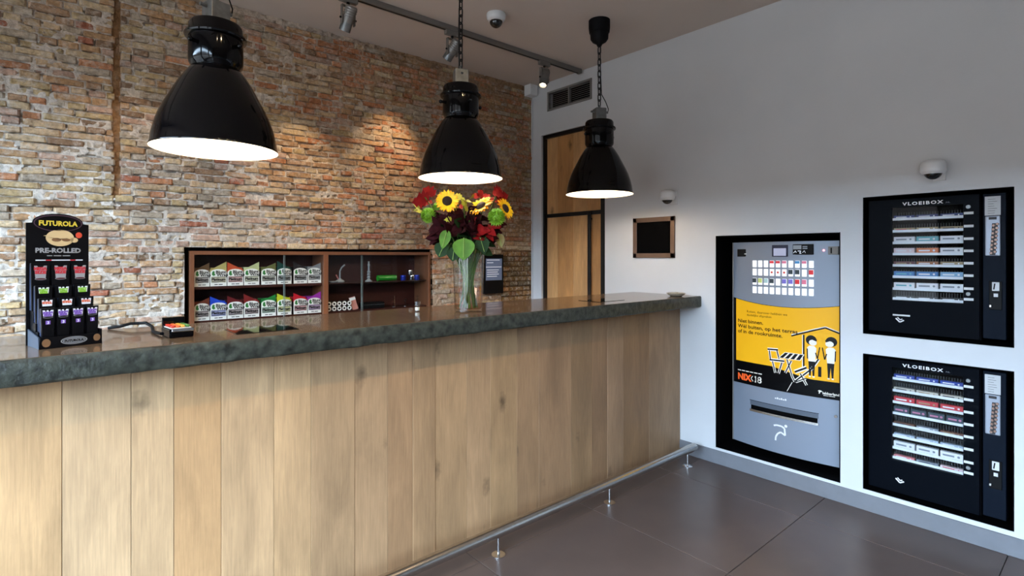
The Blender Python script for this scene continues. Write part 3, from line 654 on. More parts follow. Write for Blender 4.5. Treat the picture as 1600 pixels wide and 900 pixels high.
# ------------------------------------------------------------------ things on the counter
t = thing('ashtray', 'shallow glass ashtray at the far right end of the counter', 'ashtray', (3.19, 2.02, ZT + .0006)); G().lathe([(0, 0), (.035, 0), (.055, .012), (.062, .022), (.057, .023), (.045, .012), (.03, .007), (0, .007)], 28).build('bowl', mat('ashtray_glass', C(196, 188, 170), .12, trans=.3), t, 40)
for a in range(3): G().box(-.004, .004, -.012, .012, .0, .006).build('rest', mat('ashtray_rest', C(150, 140, 124), .3), t, 0, (.056 * math.cos(a * 2.1 + .5), .056 * math.sin(a * 2.1 + .5), .018))
t = thing('shot_glass', 'tiny clear glass on the counter left of the vase', 'glass', (1.345, 2.282, ZT + .0006)); G().lathe([(0, 0), (.012, 0), (.015, .05), (.0135, .05), (.011, .006), (0, .006)], 20).build('wall', M_vase, t, 40); G().lathe([(0, .0062), (.0105, .0062), (.0112, .02), (0, .02)], 16).build('candle', M_card, t, 40)
t = thing('lighter_tray', 'small black open tray of coloured lighters on the counter', 'tray', (.316, 2.115, ZT + .0006), R_(6))
G().box(-.036, .036, -.05, .05, 0, .03, .004, 2).build('body', M_black, t)
G().box(-.034, .034, .044, .052, .03, .062, .002).build('lid', M_black, t); G().box(-.03, .036, -.0535, -.049, .02, .031, .002).build('chrome_edge', M_chrome, t); G().box(-.030, .030, -.042, .04, .0302, .032).build('well', M_card, t)
for i, c in enumerate((C(176, 48, 36), C(206, 96, 48), C(204, 150, 60), C(66, 112, 52))):
    G().box(-.028 + i * .0145, -.016 + i * .0145, -.036, .036, .032, .040, .002).build('lighter', mat('lighter_%d' % i, c, .35), t)
t = tag(G().tube([(.275, 2.15, ZT + .008), (.262, 2.24, ZT + .006), (.272, 2.36, ZT + .012), (.26, 2.425, ZT + .02), (.215, 2.44, ZT + .02), (.185, 2.44, ZT + .012), (.15, 2.465, ZT + .006)], .0055, 10).build('power_cable', M_blackmat, None, 60), 'black cable curling over the counter behind the lighter tray', 'cable')

# sales display with cone packs
t = thing('sales_display', 'black stepped cardboard sales display with tall printed header', 'display', (-.036, 2.063, ZT + .0006), R_(13))
DWd = .152; M_dc = mat('display_card', C(9, 8, 10), .35, spec=.2); M_gold = mat('gold_print', C(214, 186, 60), .5); M_tan = mat('tan_print', C(206, 176, 128), .5); M_brown = mat('brown_print', C(120, 86, 56), .5); M_silver = mat('silver_print', C(150, 148, 148), .5); M_red = mat('red_print', C(190, 40, 52), .5); M_wpr = mat('white_print', C(226, 226, 230), .5)
G().prism([(0, 0), (DWd, 0), (DWd - .004, .034), (.004, .034)], 0, .003).build('base_front', M_dc, t)
G().raw([(0, 0, 0), (0, .12, 0), (0, .12, .05), (0, .004, .034), (.003, 0, 0), (.003, .12, 0), (.003, .12, .05), (.003, .004, .034)], [(0, 1, 2, 3), (7, 6, 5, 4), (0, 3, 7, 4), (3, 2, 6, 7), (1, 5, 6, 2), (0, 4, 5, 1)]).build('side_panel', mat('display_side', C(52, 60, 72), .4), t)
G().box(DWd - .003, DWd, .003, .12, 0, .045).build('side_panel', M_dc, t); G().box(.003, DWd - .003, .003, .118, .002, .012).build('base_tray', M_dc, t)
G().prism([(-.004, .0), (.150, 0), (.150, .372), (.135, .374)] + [(.073 + .062 * math.cos(a), .376 + .028 * math.sin(a)) for a in [PI * i / 12 for i in range(13)]] + [(.011, .374), (-.004, .372)], .12, .124).build('header', M_dc, t)
YHd = .1192
flat('header_oval', mat('oval_rim', C(70, 46, 60), .5), t, disc(.073, .374, .06, .026, 28), y=YHd); flat('header_oval', M_dc, t, disc(.073, .374, .057, .0235, 28), y=YHd - .0004)
lettering('header_title', 'FUTUROLA', .073, .366, .021, M_gold, t, YHd - .0009, .0008, width=.096, centre=True)
flat('header_leaf', M_tan, t, disc(.077, .328, .035, .026, 28), [(.036, .334), (.05, .331), (.05, .337)], disc(.112, .322, .010, .008, 14), y=YHd - .0004)
flat('header_leaf_vein', M_brown, t, [(.045, .330), (.075, .326), (.098, .328), (.075, .322)], disc(.068, .322, .012, .006, 14), disc(.092, .322, .011, .005, 14), y=YHd - .0008)
flat('header_badge', mat('badge_print', C(206, 70, 44), .5), t, disc(.124, .338, .0085, .0095, 14), y=YHd - .0006)
lettering('header_title', 'PRE-ROLLED', .073, .282, .02, M_silver, t, YHd - .0006, .0008, width=.112, centre=True); flat('header_small', M_silver, t, rect(.045, .058, .271, .2735), rect(.061, .080, .271, .2735), rect(.083, .102, .271, .2735), y=YHd - .0006)
flat('header_strip', M_wpr, t, rect(.018, .042, .257, .260), rect(.056, .102, .257, .260), rect(.116, .134, .257, .260), y=YHd - .0005); flat('header_strip', M_red, t, rect(.042, .056, .257, .260), rect(.102, .116, .257, .260), y=YHd - .0005)
for y0, y1, z1 in ((.088, .118, .105), (.062, .088, .07), (.036, .062, .045), (.010, .036, .016)): G().box(.006, DWd - .006, y0, y1, .012, z1).build('step', M_dc, t)
flat('base_oval', M_silver, t, disc(.082, .018, .032, .0115, 26), y=-.0005); flat('base_oval', M_dc, t, disc(.082, .018, .0295, .0098, 26), y=-.0009); flat('base_oval', mat('oval_fill', C(112, 112, 114), .5), t, disc(.082, .018, .028, .009, 26), y=-.0012); lettering('base_title', 'FUTUROLA', .082, .0145, .0095, M_dc, t, -.0016, .0004, width=.046, centre=True)
flat('base_emblem', M_brown, t, disc(.017, .017, .010, .012, 16), disc(.138, .020, .009, .011, 16), y=-.0005)
Mrot = Matrix.Rotation(R_(13), 4, 'Z')
def pack(x, y, z, w, hgt, kind, lab):
    p = Mrot @ Vector((x, y, z)) + Vector((-.036, 2.063, ZT + .0006))
    q = thing('cone_pack', lab, 'pack', p, R_(13), 'cone packs in the sales display')
    g = G(); w2 = w / 2
    g.raw([(-w2 * .86, 0, 0), (w2 * .86, 0, 0), (w2, 0, hgt), (-w2, 0, hgt), (-w2 * .86, .012, 0), (w2 * .86, .012, 0), (w2, .012, hgt), (-w2, .012, hgt)], [(0, 1, 2, 3), (5, 4, 7, 6), (1, 5, 6, 2), (4, 0, 3, 7), (3, 2, 6, 7), (0, 4, 5, 1)])
    g.build('carton', M_dc, q)
    for k in range(2): G().box(-w2 * .9, w2 * .9, .0145 + k * .006, .0185 + k * .006, .002, hgt * .98).build('carton_behind', mat('carton_side', C(52, 60, 84), .4), q)
    if kind == 'mega':
        flat('castle_print', M_silver, q, [(-.015, hgt - .008), (-.012, hgt - .046), (.012, hgt - .046), (.015, hgt - .008), (.008, hgt - .008), (.005, hgt - .013), (-.005, hgt - .013), (-.008, hgt - .008)], y=-.0004)
        lettering('print_title', 'MEGA', 0, hgt - .021, .012, M_red, q, -.001, .0009, width=.031, centre=True); lettering('print_title', 'SIZE', 0, hgt - .032, .012, M_red, q, -.001, .0009, width=.026, centre=True)
        flat('oval_print', M_silver, q, disc(0, hgt - .048, .0135, .0036, 18), y=-.0006); flat('oval_print', mat('oval_red', C(74, 18, 24), .5), q, disc(0, hgt - .048, .0122, .0026, 18), y=-.0009)
    else:
        mc = {'party': mat('lime_print', C(134, 186, 50), .5), 'small': mat('orange_print', C(222, 110, 76), .5), 'king': mat('violet_print', C(120, 84, 168), .5)}[kind]
        T = hgt - .005; flat('castle_print', M_wpr, q, [(-.011, T - .018), (.011, T - .018), (.0125, T), (.0065, T), (.005, T - .004), (.002, T - .004), (.001, T), (-.003, T), (-.004, T - .004), (-.006, T - .004), (-.007, T), (-.0125, T)], y=-.0004)
        a, b = {'party': ('PARTY', 'SIZE'), 'small': ('SMALL', ''), 'king': ('KING', 'SIZE')}[kind]
        lettering('print_title', a, 0, T - .0105, .008, mc, q, -.001, .001, width=.022, centre=True)
        if b: lettering('print_title', b, 0, T - .0175, .008, mc, q, -.001, .001, width=.018, centre=True)
        if kind == 'king':
            flat('oval_print', M_silver, q, disc(0, T - .021, .0115, .0028, 18), y=-.0006); flat('oval_print', M_dc, q, disc(0, T - .021, .0102, .002, 18), y=-.0009)
            flat('badge_print', mc, q, rect(-.0055, .0055, T - .042, T - .031), y=-.0006); lettering('badge_number', '3', 0, T - .0405, .011, M_wpr, q, -.001, .0004, centre=True)
            flat('cone_print', M_wpr, q, rect(-.009, -.005, .004, .009), rect(-.003, .0005, .004, .0105), rect(.003, .0075, .004, .012), y=-.0006)
ordn = ('left', 'middle', 'right')
for i in range(3):
    pack(.024 + i * .048, .092, .105, .044, .145, 'mega', 'black cone pack with red lettering, %s of the top display row' % ordn[i])
    pack(.026 + i * .047, .066, .07, .040, .112, 'party', 'black cone pack with lime green lettering, %s of the second display row' % ordn[i])
    pack(.028 + i * .047, .040, .045, .038, .100, 'small', 'black cone pack with orange lettering, %s of the third display row' % ordn[i])
for i in range(4): pack(.024 + i * .0355, .013, .017, .031, .100, 'king', 'black cone pack with violet badge, %s in the front display row' % ('far left', 'second from left', 'second from right', 'far right')[i])

# ------------------------------------------------------------------ vase and bouquet
VX, VY = 1.535, 2.12
t = thing('glass_vase', 'tall clear glass vase half full of water on the counter', 'vase', (VX, VY, ZT + .0006))
G().lathe([(0, 0), (.062, 0), (.067, .004), (.069, .02), (.073, .15), (.079, .285), (.0765, .286), (.0705, .15), (.0665, .022), (.06, .014), (0, .014)], 48).build('glass_wall', M_vase, t, 40)
G().lathe([(0, .0145), (.06, .0146), (.0662, .024), (.0692, .125), (0, .125)], 40).build('water', glass_mat('vase_water', (.94, .80, .70, 1), 1.12), t, 40)  # warm tint carries the colour of bricks refracted in the water
RGT = Vector((math.sin(R_(YAW)), -math.cos(R_(YAW)), 0)); FWD = Vector((math.cos(R_(YAW)), math.sin(R_(YAW)), 0)); UP = Vector((0, 0, 1))
PXM = .00312
def bq(u, v, d=0): return Vector((VX, VY, 0)) + RGT * ((u - 732) * PXM) + FWD * d + UP * (CAMH + (400 - v) * PXM)
M_stem = mat('green_stem', C(66, 88, 34), .6, spec=.15); M_pet = mat('sunflower_petal', C(255, 206, 18), .5, var=.18, vscale=60); M_petd = mat('sunflower_petal_deep', C(250, 172, 12), .5); M_seed = mat('sunflower_seed', C(40, 22, 12), .8, bump=.6, bscale=300)
M_lf = mat('leaf_green', C(70, 108, 30), .55, var=.25, vscale=25, spec=.2); M_dlf = mat('leaf_dark', C(24, 46, 18), .6, var=.3, vscale=30, spec=.15); M_mum = mat('chrysanthemum_green', C(124, 168, 42), .55, var=.2, vscale=60); M_red_l = mat('leaf_red', C(112, 14, 14), .75, var=.3, vscale=30, spec=.1); M_burg = mat('burgundy_foliage', C(40, 10, 14), .85, var=.4, vscale=40, spec=.08); M_fill = mat('yellow_green_filler', C(178, 178, 62), .6)
def stem(head, parent, k=0, m_=None):
    a = rnd.uniform(0, 2 * PI); b = Vector((VX + .045 * math.cos(a), VY + .045 * math.sin(a), ZT + .02)); mid = Vector((VX - .02 * math.cos(a), VY - .02 * math.sin(a), ZT + .25))
    l0 = Vector(parent.location); pts = []
    for i in range(9):
        s = i / 8; pts.append(b * (1 - s) ** 2 + mid * 2 * s * (1 - s) + head * s ** 2 - l0)
    G().tube(pts, .0033, 8).build('stem', m_ or M_stem, parent, 60)
def basis(n):
    n = n.normalized(); x = UP.cross(n); x = x.normalized() if x.length > .01 else Vector((1, 0, 0)); return Matrix((x, n.cross(x), n)).transposed()
def leaf_verts(L_, W_, bend=.2, fold=.15, n=6, lobes=0):
    """leaf along +x from the origin, upper side +z"""
    v = []; f = []
    for i in range(n + 1):
        s = i / n; w = W_ / 2 * math.sin(PI * min(1, s ** .75)) ** .8 if 0 < s < 1 else .0005
        if lobes and 0 < s < 1: w *= 1 + .35 * (1 if i % 2 else -1)
        z = -bend * L_ * s * s
        v += [(L_ * s, -w, z + fold * w), (L_ * s, 0, z), (L_ * s, w, z + fold * w)]
    for i in range(n):
        for k in range(2): f.append((i * 3 + k, i * 3 + k + 1, i * 3 + k + 4, i * 3 + k + 3))
    return v, f
def add_leaf(g, root, d, up, L_, W_, **kw):
    v, f = leaf_verts(L_, W_, **kw); x = d.normalized(); y = up.cross(x).normalized(); z = x.cross(y); m_ = Matrix((x, y, z)).transposed()
    # give the blade thickness with a second skin a hair below
    g.raw([root + m_ @ Vector(p) for p in v], f); g.raw([root + m_ @ (Vector(p) - Vector((0, 0, .0006))) for p in v], [q[::-1] for q in f])
def sunflower(u, v, d, face, rad, lab):
    c = bq(u, v, d); t = thing('sunflower', lab, 'flower', (VX, VY, ZT), 0, 'sunflowers in the vase'); o0 = Vector(t.location); B = basis(face)
    stem(c - B @ Vector((0, 0, .012)), t)
    for lay_, (n, k, m_, tilt) in enumerate(((20, 1.0, M_petd, .12), (19, .93, M_pet, .3))):
        g = G()
        for i in range(n):
            a = 2 * PI * (i + .5 * lay_) / n + rnd.uniform(-.08, .08); dr = Vector((math.cos(a), math.sin(a), tilt + rnd.uniform(-.1, .15)))
            add_leaf(g, c - o0 + B @ (Vector((math.cos(a), math.sin(a), 0)) * rad * .36 + Vector((0, 0, .002 * lay_))), B @ dr, B @ Vector((0, 0, 1)), rad * .68 * k * rnd.uniform(.88, 1.08), rad * .3, bend=.1, fold=.3, n=4)
        g.build('petals', m_, t, 60)
    m_ = Matrix.Translation(c - o0) @ B.to_4x4()
    G().lathe([(0, .016), (rad * .2, .015), (rad * .36, .01), (rad * .44, .002), (rad * .4, -.01), (.006, -.016), (0, -.016)], 24, mtx=m_).build('seed_disc', M_seed, t, 40)
sunflower(701, 316, -.06, -FWD + RGT * .12 + UP * .22, .056, 'round sunflower facing forward at the left of the bouquet')
sunflower(753, 324, -.06, -FWD * .62 + RGT * -.5 + UP * .75, .062, 'tilted sunflower in the middle of the bouquet')
sunflower(789, 326, .0, -FWD * .45 + RGT * .75 + UP * .35, .056, 'orange yellow sunflower turned right at the bouquet edge')
def pompon(u, v, d, rad, lab):
    c = bq(u, v, d); t = thing('green_chrysanthemum', lab, 'flower', (VX, VY, ZT), 0, 'green chrysanthemums in the vase'); o0 = Vector(t.location); stem(c, t)
    G().ball(c - o0, rad * .72).build('core', M_mum, t, 80); g = G(); n = 170
    for i in range(n):
        z = 1 - 2 * (i + .5) / n; a = i * 2.39996; r = math.sqrt(1 - z * z); dr = Vector((r * math.cos(a), r * math.sin(a), z))
        add_leaf(g, c - o0 + dr * rad * .6, dr + Vector((0, 0, .25)), dr.orthogonal(), rad * .5, rad * .2, bend=-.3, fold=.4, n=2)
    g.build('petals', M_mum, t, 60)
pompon(777, 341, -.09, .040, 'round green chrysanthemum under the right sunflower'); pompon(671, 337, -.03, .036, 'lower green chrysanthemum at the left of the bouquet'); pompon(684, 326, .02, .032, 'upper green chrysanthemum behind the left sunflower')
def sprig(name, lab, cat, spots, m_, L_, W_, grp, down=0., lobes=0, part='leaf'):
    c0 = bq(*spots[0]); t = thing(name, lab, cat, (VX, VY, ZT), 0, grp); o0 = Vector(t.location); stem(c0, t, m_=M_stem)
    for s in spots:
        c = bq(*s); out = (c - Vector((VX, VY, c.z))); out.z = 0
        out = out.normalized() if out.length > .02 else -FWD
        g = G(); add_leaf(g, c - o0 - out * L_ * .3, out + UP * (-down + rnd.uniform(-.8, .8)) + RGT * rnd.uniform(-.9, .9), UP * rnd.uniform(-.3, 1) - FWD * rnd.uniform(.3, 1.2) + RGT * rnd.uniform(-.9, .9), L_ * rnd.uniform(.85, 1.1), W_ * rnd.uniform(.85, 1.1), bend=.25, fold=.2, lobes=lobes, n=7)
        g.build(part, m_, t, 60)
GF = 'foliage sprigs in the vase'
sprig('red_leaf_sprig', 'dark red leaves at the upper left of the bouquet', 'leaves', [(664, 308, .0), (668, 316, .02), (672, 304, .02), (660, 314, -.02)], M_red_l, .075, .06, GF, -.4, 1)
sprig('red_leaf_sprig', 'red leaves behind the right sunflower', 'leaves', [(776, 302, .03), (782, 308, .05), (768, 310, .04), (778, 297, .05)], M_red_l, .07, .055, GF, -.6, 1)
sprig('red_leaf_sprig', 'small red leaves between the sunflowers', 'leaves', [(750, 306, .04), (756, 311, .05), (742, 308, .05), (725, 322, .03)], M_red_l, .055, .04, GF, -.6, 1)
sprig('filler_sprig', 'fluffy yellow green filler at the far left of the bouquet', 'flower', [(655, 322, .0), (652, 330, .0), (660, 316, .03), (658, 334, -.02), (650, 325, .02), (664, 326, .03)], M_fill, .04, .026, GF, -.5, 1)
sprig('filler_sprig', 'yellow green filler between the two left sunflowers', 'flower', [(724, 312, -.02), (730, 318, -.04), (718, 308, .0), (734, 310, .0), (722, 322, -.05), (705, 343, -.07), (715, 314, -.02), (738, 316, -.05), (728, 326, -.06), (712, 330, -.06), (733, 330, -.06)], M_fill, .04, .026, GF, -.5, 1)
for lab, cx_, cy_ in (('dark burgundy foliage in the heart of the bouquet', 728, 345), ('burgundy foliage under the middle sunflower', 755, 360), ('burgundy foliage at the lower left of the bouquet', 700, 352)):
    sprig('burgundy_sprig', lab, 'leaves', [(cx_ + rnd.uniform(-22, 22), cy_ + rnd.uniform(-16, 20), rnd.uniform(-.07, .05)) for _ in range(60)], M_burg, .066, .042, GF, .1)
sprig('dark_leaf_sprig', 'dense dark green foliage under the flowers', 'leaves', [(728 + rnd.uniform(-32, 34), 368 + rnd.uniform(-20, 22), rnd.uniform(-.06, .05)) for _ in range(44)], M_dlf, .07, .05, GF, .3)
sprig('red_flower_sprig', 'deep red velvety blooms at the lower right of the bouquet', 'flower', [(756 + rnd.uniform(-14, 16), 366 + rnd.uniform(-16, 10), rnd.uniform(-.09, 0)) for _ in range(20)], M_red_l, .06, .04, GF, 0)
def big_leaf(u, v, d, L_, W_, m_, lab, side=0., heart=True):
    c = bq(u, v, d); t = thing('large_leaf', lab, 'leaf', (VX, VY, ZT), 0, 'large leaves in the vase'); o0 = Vector(t.location); stem(c, t)
    g = G(); add_leaf(g, c - o0, -UP + RGT * side - FWD * .25, -FWD + UP * .25, L_, W_, bend=.12, fold=.12, n=9); g.build('blade', m_, t, 60)
    g = G().tube([c - o0 - FWD * .003, c - o0 + (-UP + RGT * side - FWD * .25).normalized() * L_ * .9 - FWD * .002], .0014, 6); g.build('midrib', mat('leaf_rib', C(120, 146, 70), .5), t)
big_leaf(728, 373, -.11, .105, .105, M_lf, 'broad heart shaped green leaf over the vase rim'); big_leaf(702, 360, -.08, .095, .055, M_lf, 'long green leaf hanging at the left of the bouquet', -.25)
big_leaf(752, 372, -.08, .08, .07, M_dlf, 'dark green leaf right of the broad leaf', .3); big_leaf(697, 380, -.05, .075, .08, M_dlf, 'dark green leaf left above the vase rim', -.4); big_leaf(712, 386, -.06, .07, .07, M_dlf, 'dark green leaf tucked behind the broad leaf', -.1); big_leaf(780, 365, -.02, .07, .045, mat('leaf_olive', C(110, 96, 34), .5), 'olive brown leaf at the right of the bouquet', .2); big_leaf(765, 350, -.05, .07, .06, M_burg, 'dark burgundy leaf under the green chrysanthemum', .3)

# ------------------------------------------------------------------ cigarette vending machine
t = thing('cigarette_machine', 'tall grey vending machine with lit yellow poster in a black wall niche', 'vending machine', (XW, CIG[1], 0), RW)
cw = CIG[1] - CIG[0]; z0, z1 = CIG[2], CIG[3]
G().box(.001, .006, .001, .32, z0, z1).box(cw - .006, cw - .001, .001, .32, z0, z1).box(.001, cw - .001, .001, .32, z0 + .001, z0 + .007).box(.001, cw - .001, .001, .32, z1 - .007, z1 - .001).box(.001, cw - .001, .3, .32, z0, z1).build('niche_liner', M_void, t)
FX0, FX1, FZ0, FZ1 = .066, .726, .15, 1.461
def fn(x): return .115 - .04 * (1 - ((x - (FX0 + FX1) / 2) / ((FX1 - FX0) / 2)) ** 2)
def panel(name, m_, za, zb, off, parent=t, xa=FX0, xb=FX1, n=18, back=None):
    g = G(); xs = [xa + (xb - xa) * i / n for i in range(n + 1)]
    fa = za if callable(za) else (lambda x: za); fb = zb if callable(zb) else (lambda x: zb)
    fr_ = [(x, fn(x) - off, fa(x)) for x in xs] + [(x, fn(x) - off, fb(x)) for x in xs]; k = n + 1
    bk = [(x, (back if back is not None else fn(x)), z) for x, y, z in fr_]
    f = [(i, i + 1, k + i + 1, k + i) for i in range(n)] + [(2 * k + i, 3 * k + i, 3 * k + i + 1, 2 * k + i + 1) for i in range(n)]
    f += [(i, 2 * k + i, 2 * k + i + 1, i + 1) for i in range(n)] + [(k + i, k + i + 1, 3 * k + i + 1, 3 * k + i) for i in range(n)] + [(0, k, 3 * k, 2 * k), (n, 2 * k + n, 3 * k + n, k + n)]
    return g.raw(fr_ + bk, f).build(name, m_, parent, 30)
M_grey = mat('silver_grey_lacquer', C(128, 136, 150), .42, metal=.15)
arc = lambda x: 1.093 - .034 * (1 - ((x - .42) / .33) ** 2)
panel('upper_front', M_grey, arc, FZ1, 0, back=.29); panel('lower_front', M_grey, FZ0, .536, 0, back=.29)
panel('poster_box', M_blackmat, .536, arc, -.004, back=.29)
M_yel = mat('yellow_backlit', C(246, 192, 36), .3, emit=.15, ec=C(255, 200, 40)); M_pblk = mat('poster_black', C(8, 9, 13), .35, spec=.2); M_pdk = mat('poster_text', C(70, 52, 14), .5, spec=.1); M_pw = mat('poster_white', C(226, 222, 212), .35, emit=.05)
band = lambda x: .683 - .0 * x if x < .33 else (.683 - (x - .33) * .2 if x < .55 else .639)
panel('poster', M_yel, band, lambda x: arc(x) - .003, .0, xa=FX0 + .02, xb=FX1 - .004, n=24); panel('poster', M_pblk, .538, band, .0, xa=FX0 + .02, xb=FX1 - .004, n=24)
G().box(FX0 - .006, FX0, fn(FX0) - .004, .29, FZ0, FZ1).build('edge_strip', M_alu, t)
def L_(s, x, z, size, m_, w=None, b=0., nm='poster_text', off=.0016): lettering(nm, s, x, z, size, m_, t, -off, b, w, fn)
L_('Roken, daarover hebben we', .165, 1.005, .021, M_pdk, .262); L_('duidelijke afspraken.', .165, .983, .021, M_pdk, .17)
L_('Niet binnen.', .1, .936, .033, M_pblk, .178, .0006); L_('Wél buiten, op het terras', .1, .902, .033, M_pblk, .385, .0006); L_('of in de rookruimte.', .1, .868, .033, M_pblk, .298, .0006)
M_orng = mat('orange_print_lit', C(238, 96, 40), .4, emit=.06)
flat('poster_text', M_pw, t, *[rect(.1 + i * .029, .124 + i * .029, .618, .624) for i in range(6)], y=-.0016, fn=fn); L_('NIX', .1, .562, .055, M_orng, .1, .003); L_('18', .212, .562, .055, M_pw, .056, .0015); flat('poster_logo', M_pblk, t, rect(.222, .226, .57, .59), disc(.252, .572, .006, .007, 10), disc(.252, .59, .005, .006, 10), y=-.0026, fn=fn)
flat('poster_logo', M_pw, t, *stroke([(.208, .598), (.196, .582), (.21, .564)], .004), y=-.002, fn=fn)
L_('lekkerland', .617, .562, .02, M_pw, .085, .0006); flat('poster_logo', M_pw, t, [(.598, .562), (.604, .562), (.606, .572), (.616, .574), (.612, .581), (.6, .582), (.594, .577), (.6, .573)], y=-.0018, fn=fn); flat('poster_text', M_pw, t, rect(.622, .648, .5535, .5565), rect(.651, .68, .5535, .5565), y=-.0016, fn=fn)
# drawing on the poster: hut, two figures, furniture
def dr(m_, *polys, off=.0016): flat('poster_drawing', m_, t, *polys, y=-off, fn=fn)
dr(M_pblk, *stroke([(.45, .886), (.515, .91), (.575, .932), (.632, .951), (.675, .935), (.722, .916)], .009)); dr(M_pw, *stroke([(.45, .893), (.515, .917), (.575, .939), (.632, .958), (.675, .942), (.722, .923)], .005)); dr(M_pblk, *stroke([(.519, .9), (.519, .705)], .009)); dr(M_pw, *stroke([(.512, .9), (.512, .705)], .004))
for x, s in ((.562, 1), (.659, -1)):
    dr(M_pblk, disc(x - s * .003, .872, .029, .029, 20)); dr(M_pw, disc(x + s * .006, .858, .021, .017, 18), off=.0024); dr(M_pblk, *stroke([(x - s * .004, .885), (x + s * .026, .872)], .012), off=.003)
    dr(M_pw, [(x - .018, .745), (x + .018, .745), (x + .025, .825), (x + .014, .838), (x - .014, .838), (x - .025, .825)], off=.002); dr(M_pblk, *stroke([(x + s * .02, .80), (x + s * .03, .765), (x + s * .042, .835)], .006), off=.0026); dr(M_pblk, *stroke([(x - s * .024, .82), (x - s * .022, .76)], .006), off=.0026)
    dr(M_pblk, [(x - .018, .746), (x + .018, .746), (x + .013, .66), (x + .005, .66), (x, .72), (x - .006, .66), (x - .014, .66)], off=.002); dr(M_pw, rect(x - .016, x - .004, .652, .66), rect(x + .004, x + .016, .652, .66), off=.0024)
dr(M_pblk, rect(.595, .612, .66, .72))
def line(p, w=.014): dr(M_pw, *stroke(p, w), off=.002); dr(M_pblk, *stroke(p, w * .45), off=.0026)
line([(.306, .786), (.372, .79)], .02); line([(.318, .78), (.325, .725)]); line([(.365, .785), (.378, .735)]); line([(.32, .722), (.41, .726)], .02); line([(.338, .715), (.355, .645)]); line([(.395, .715), (.375, .645)])
for k in range(4): dr(M_pw, [(.375 + k * .032, .742), (.405 + k * .032, .742), (.44 + k * .028, .782), (.412 + k * .028, .782)], off=.003); dr(M_pblk, [(.381 + k * .032, .745), (.402 + k * .032, .745), (.433 + k * .028, .779), (.415 + k * .028, .779)], off=.0036)
line([(.425, .74), (.455, .64), (.47, .61)]); line([(.45, .735), (.415, .655)]); line([(.47, .67), (.535, .705)], .024); line([(.47, .612), (.56, .70), (.598, .765)], .018); line([(.50, .665), (.535, .6)]); line([(.475, .61), (.53, .64)])
dr(M_pw, *stroke([(.455, .605), (.425, .545)], .003)); flat('small_text', M_wpr, t, *[rect(.352 + i * .012, .361 + i * .012, .484, .491 + .004 * (i % 2)) for i in range(6)], y=-.0016, fn=fn)
# controls
def ctl(name, m_, x0, x1, za, zb, pr=.004, parent=t, bev=.0015):
    y = fn((x0 + x1) / 2); return G().box(x0, x1, y - pr, y + .01, za, zb, bev).build(name, m_, parent)
ctl('card_reader', M_blackmat, .1, .172, 1.368, 1.417); flat('reader_slot', M_wpr, t, rect(.15, .166, 1.383, 1.388), y=-.0062, fn=fn)
p = ctl('display', mat('display_bezel', C(22, 24, 52), .3), .336, .43, 1.368, 1.44, .006); ctl('screen', mat('lcd_screen', C(150, 154, 176), .2, emit=.35), .346, .421, 1.373, 1.42, .0075, p)
p = ctl('notice_plate', M_blackmat, .456, .572, 1.38, 1.443); flat('notice_print', mat('notice_grey', C(140, 144, 150), .5), t, rect(.462, .508, 1.412, 1.437), rect(.514, .55, 1.425, 1.431), rect(.514, .546, 1.414, 1.42), y=-.0066, fn=fn); flat('notice_print', M_wpr, t, *stroke([(.464, 1.39), (.475, 1.403), (.48, 1.392)], .004), *stroke([(.488, 1.402), (.505, 1.402), (.498, 1.388), (.508, 1.388)], .005), *stroke([(.514, 1.392), (.524, 1.404), (.53, 1.39)], .003), y=-.0066, fn=fn)
G().ball((.624, fn(.624) - .002, 1.405), .006).build('indicator_lamp', mat('red_indicator', C(255, 120, 130), .3, emit=2.5), t, 60)
p = ctl('coin_unit', mat('coin_unit_grey', C(120, 116, 110), .5), .646, .7, 1.38, 1.428, .008); ctl('coin_slot', M_blackmat, .660, .667, 1.388, 1.42, .0095, p, 0)
BL = [['w', 'w', 'w', 'r', 'r', 'p', 'w', 'b', 'p', 'w'], ['w', 'w', 'w', 'o', 'o', 'o', 'k', 'k', 'w', 'r'], ['k', 'y', 'g', 'k', 'w', 'v', 'v', 'r', 'p', 'w'], ['w'] * 10]
BC = {'r': C(214, 44, 52), 'p': C(220, 120, 150), 'b': C(60, 140, 200), 'o': C(200, 70, 60), 'k': C(40, 52, 58), 'y': C(196, 206, 120), 'g': C(170, 200, 200), 'v': C(120, 110, 200)}
M_btn = mat('button_lit', C(240, 242, 244), .3, emit=.32); bt_me = None
for r in range(4):
    for c in range(10):
        x = .221 + c * .0376; z = (1.322, 1.269, 1.21, 1.155)[r]
        ob = G().box(-.0135, .0135, -.004, .004, -.0215, .0215, .002).build('button', M_btn, t, 0, (x, fn(x), z)) if bt_me is None else link('button', bt_me, None, t, 0, (x, fn(x), z)); bt_me = ob.data
        k = BL[r][c]
        if k != 'w':
            mk = mat('pack_print_' + k, BC[k], .4, emit=.06)
            flat('button_print', mk, ob, disc(0, .001, .007, .007, 12) if k == 'o' else rect(-.0125, .0125, .004 if r == 0 else -.008, .0195), y=-.0046)
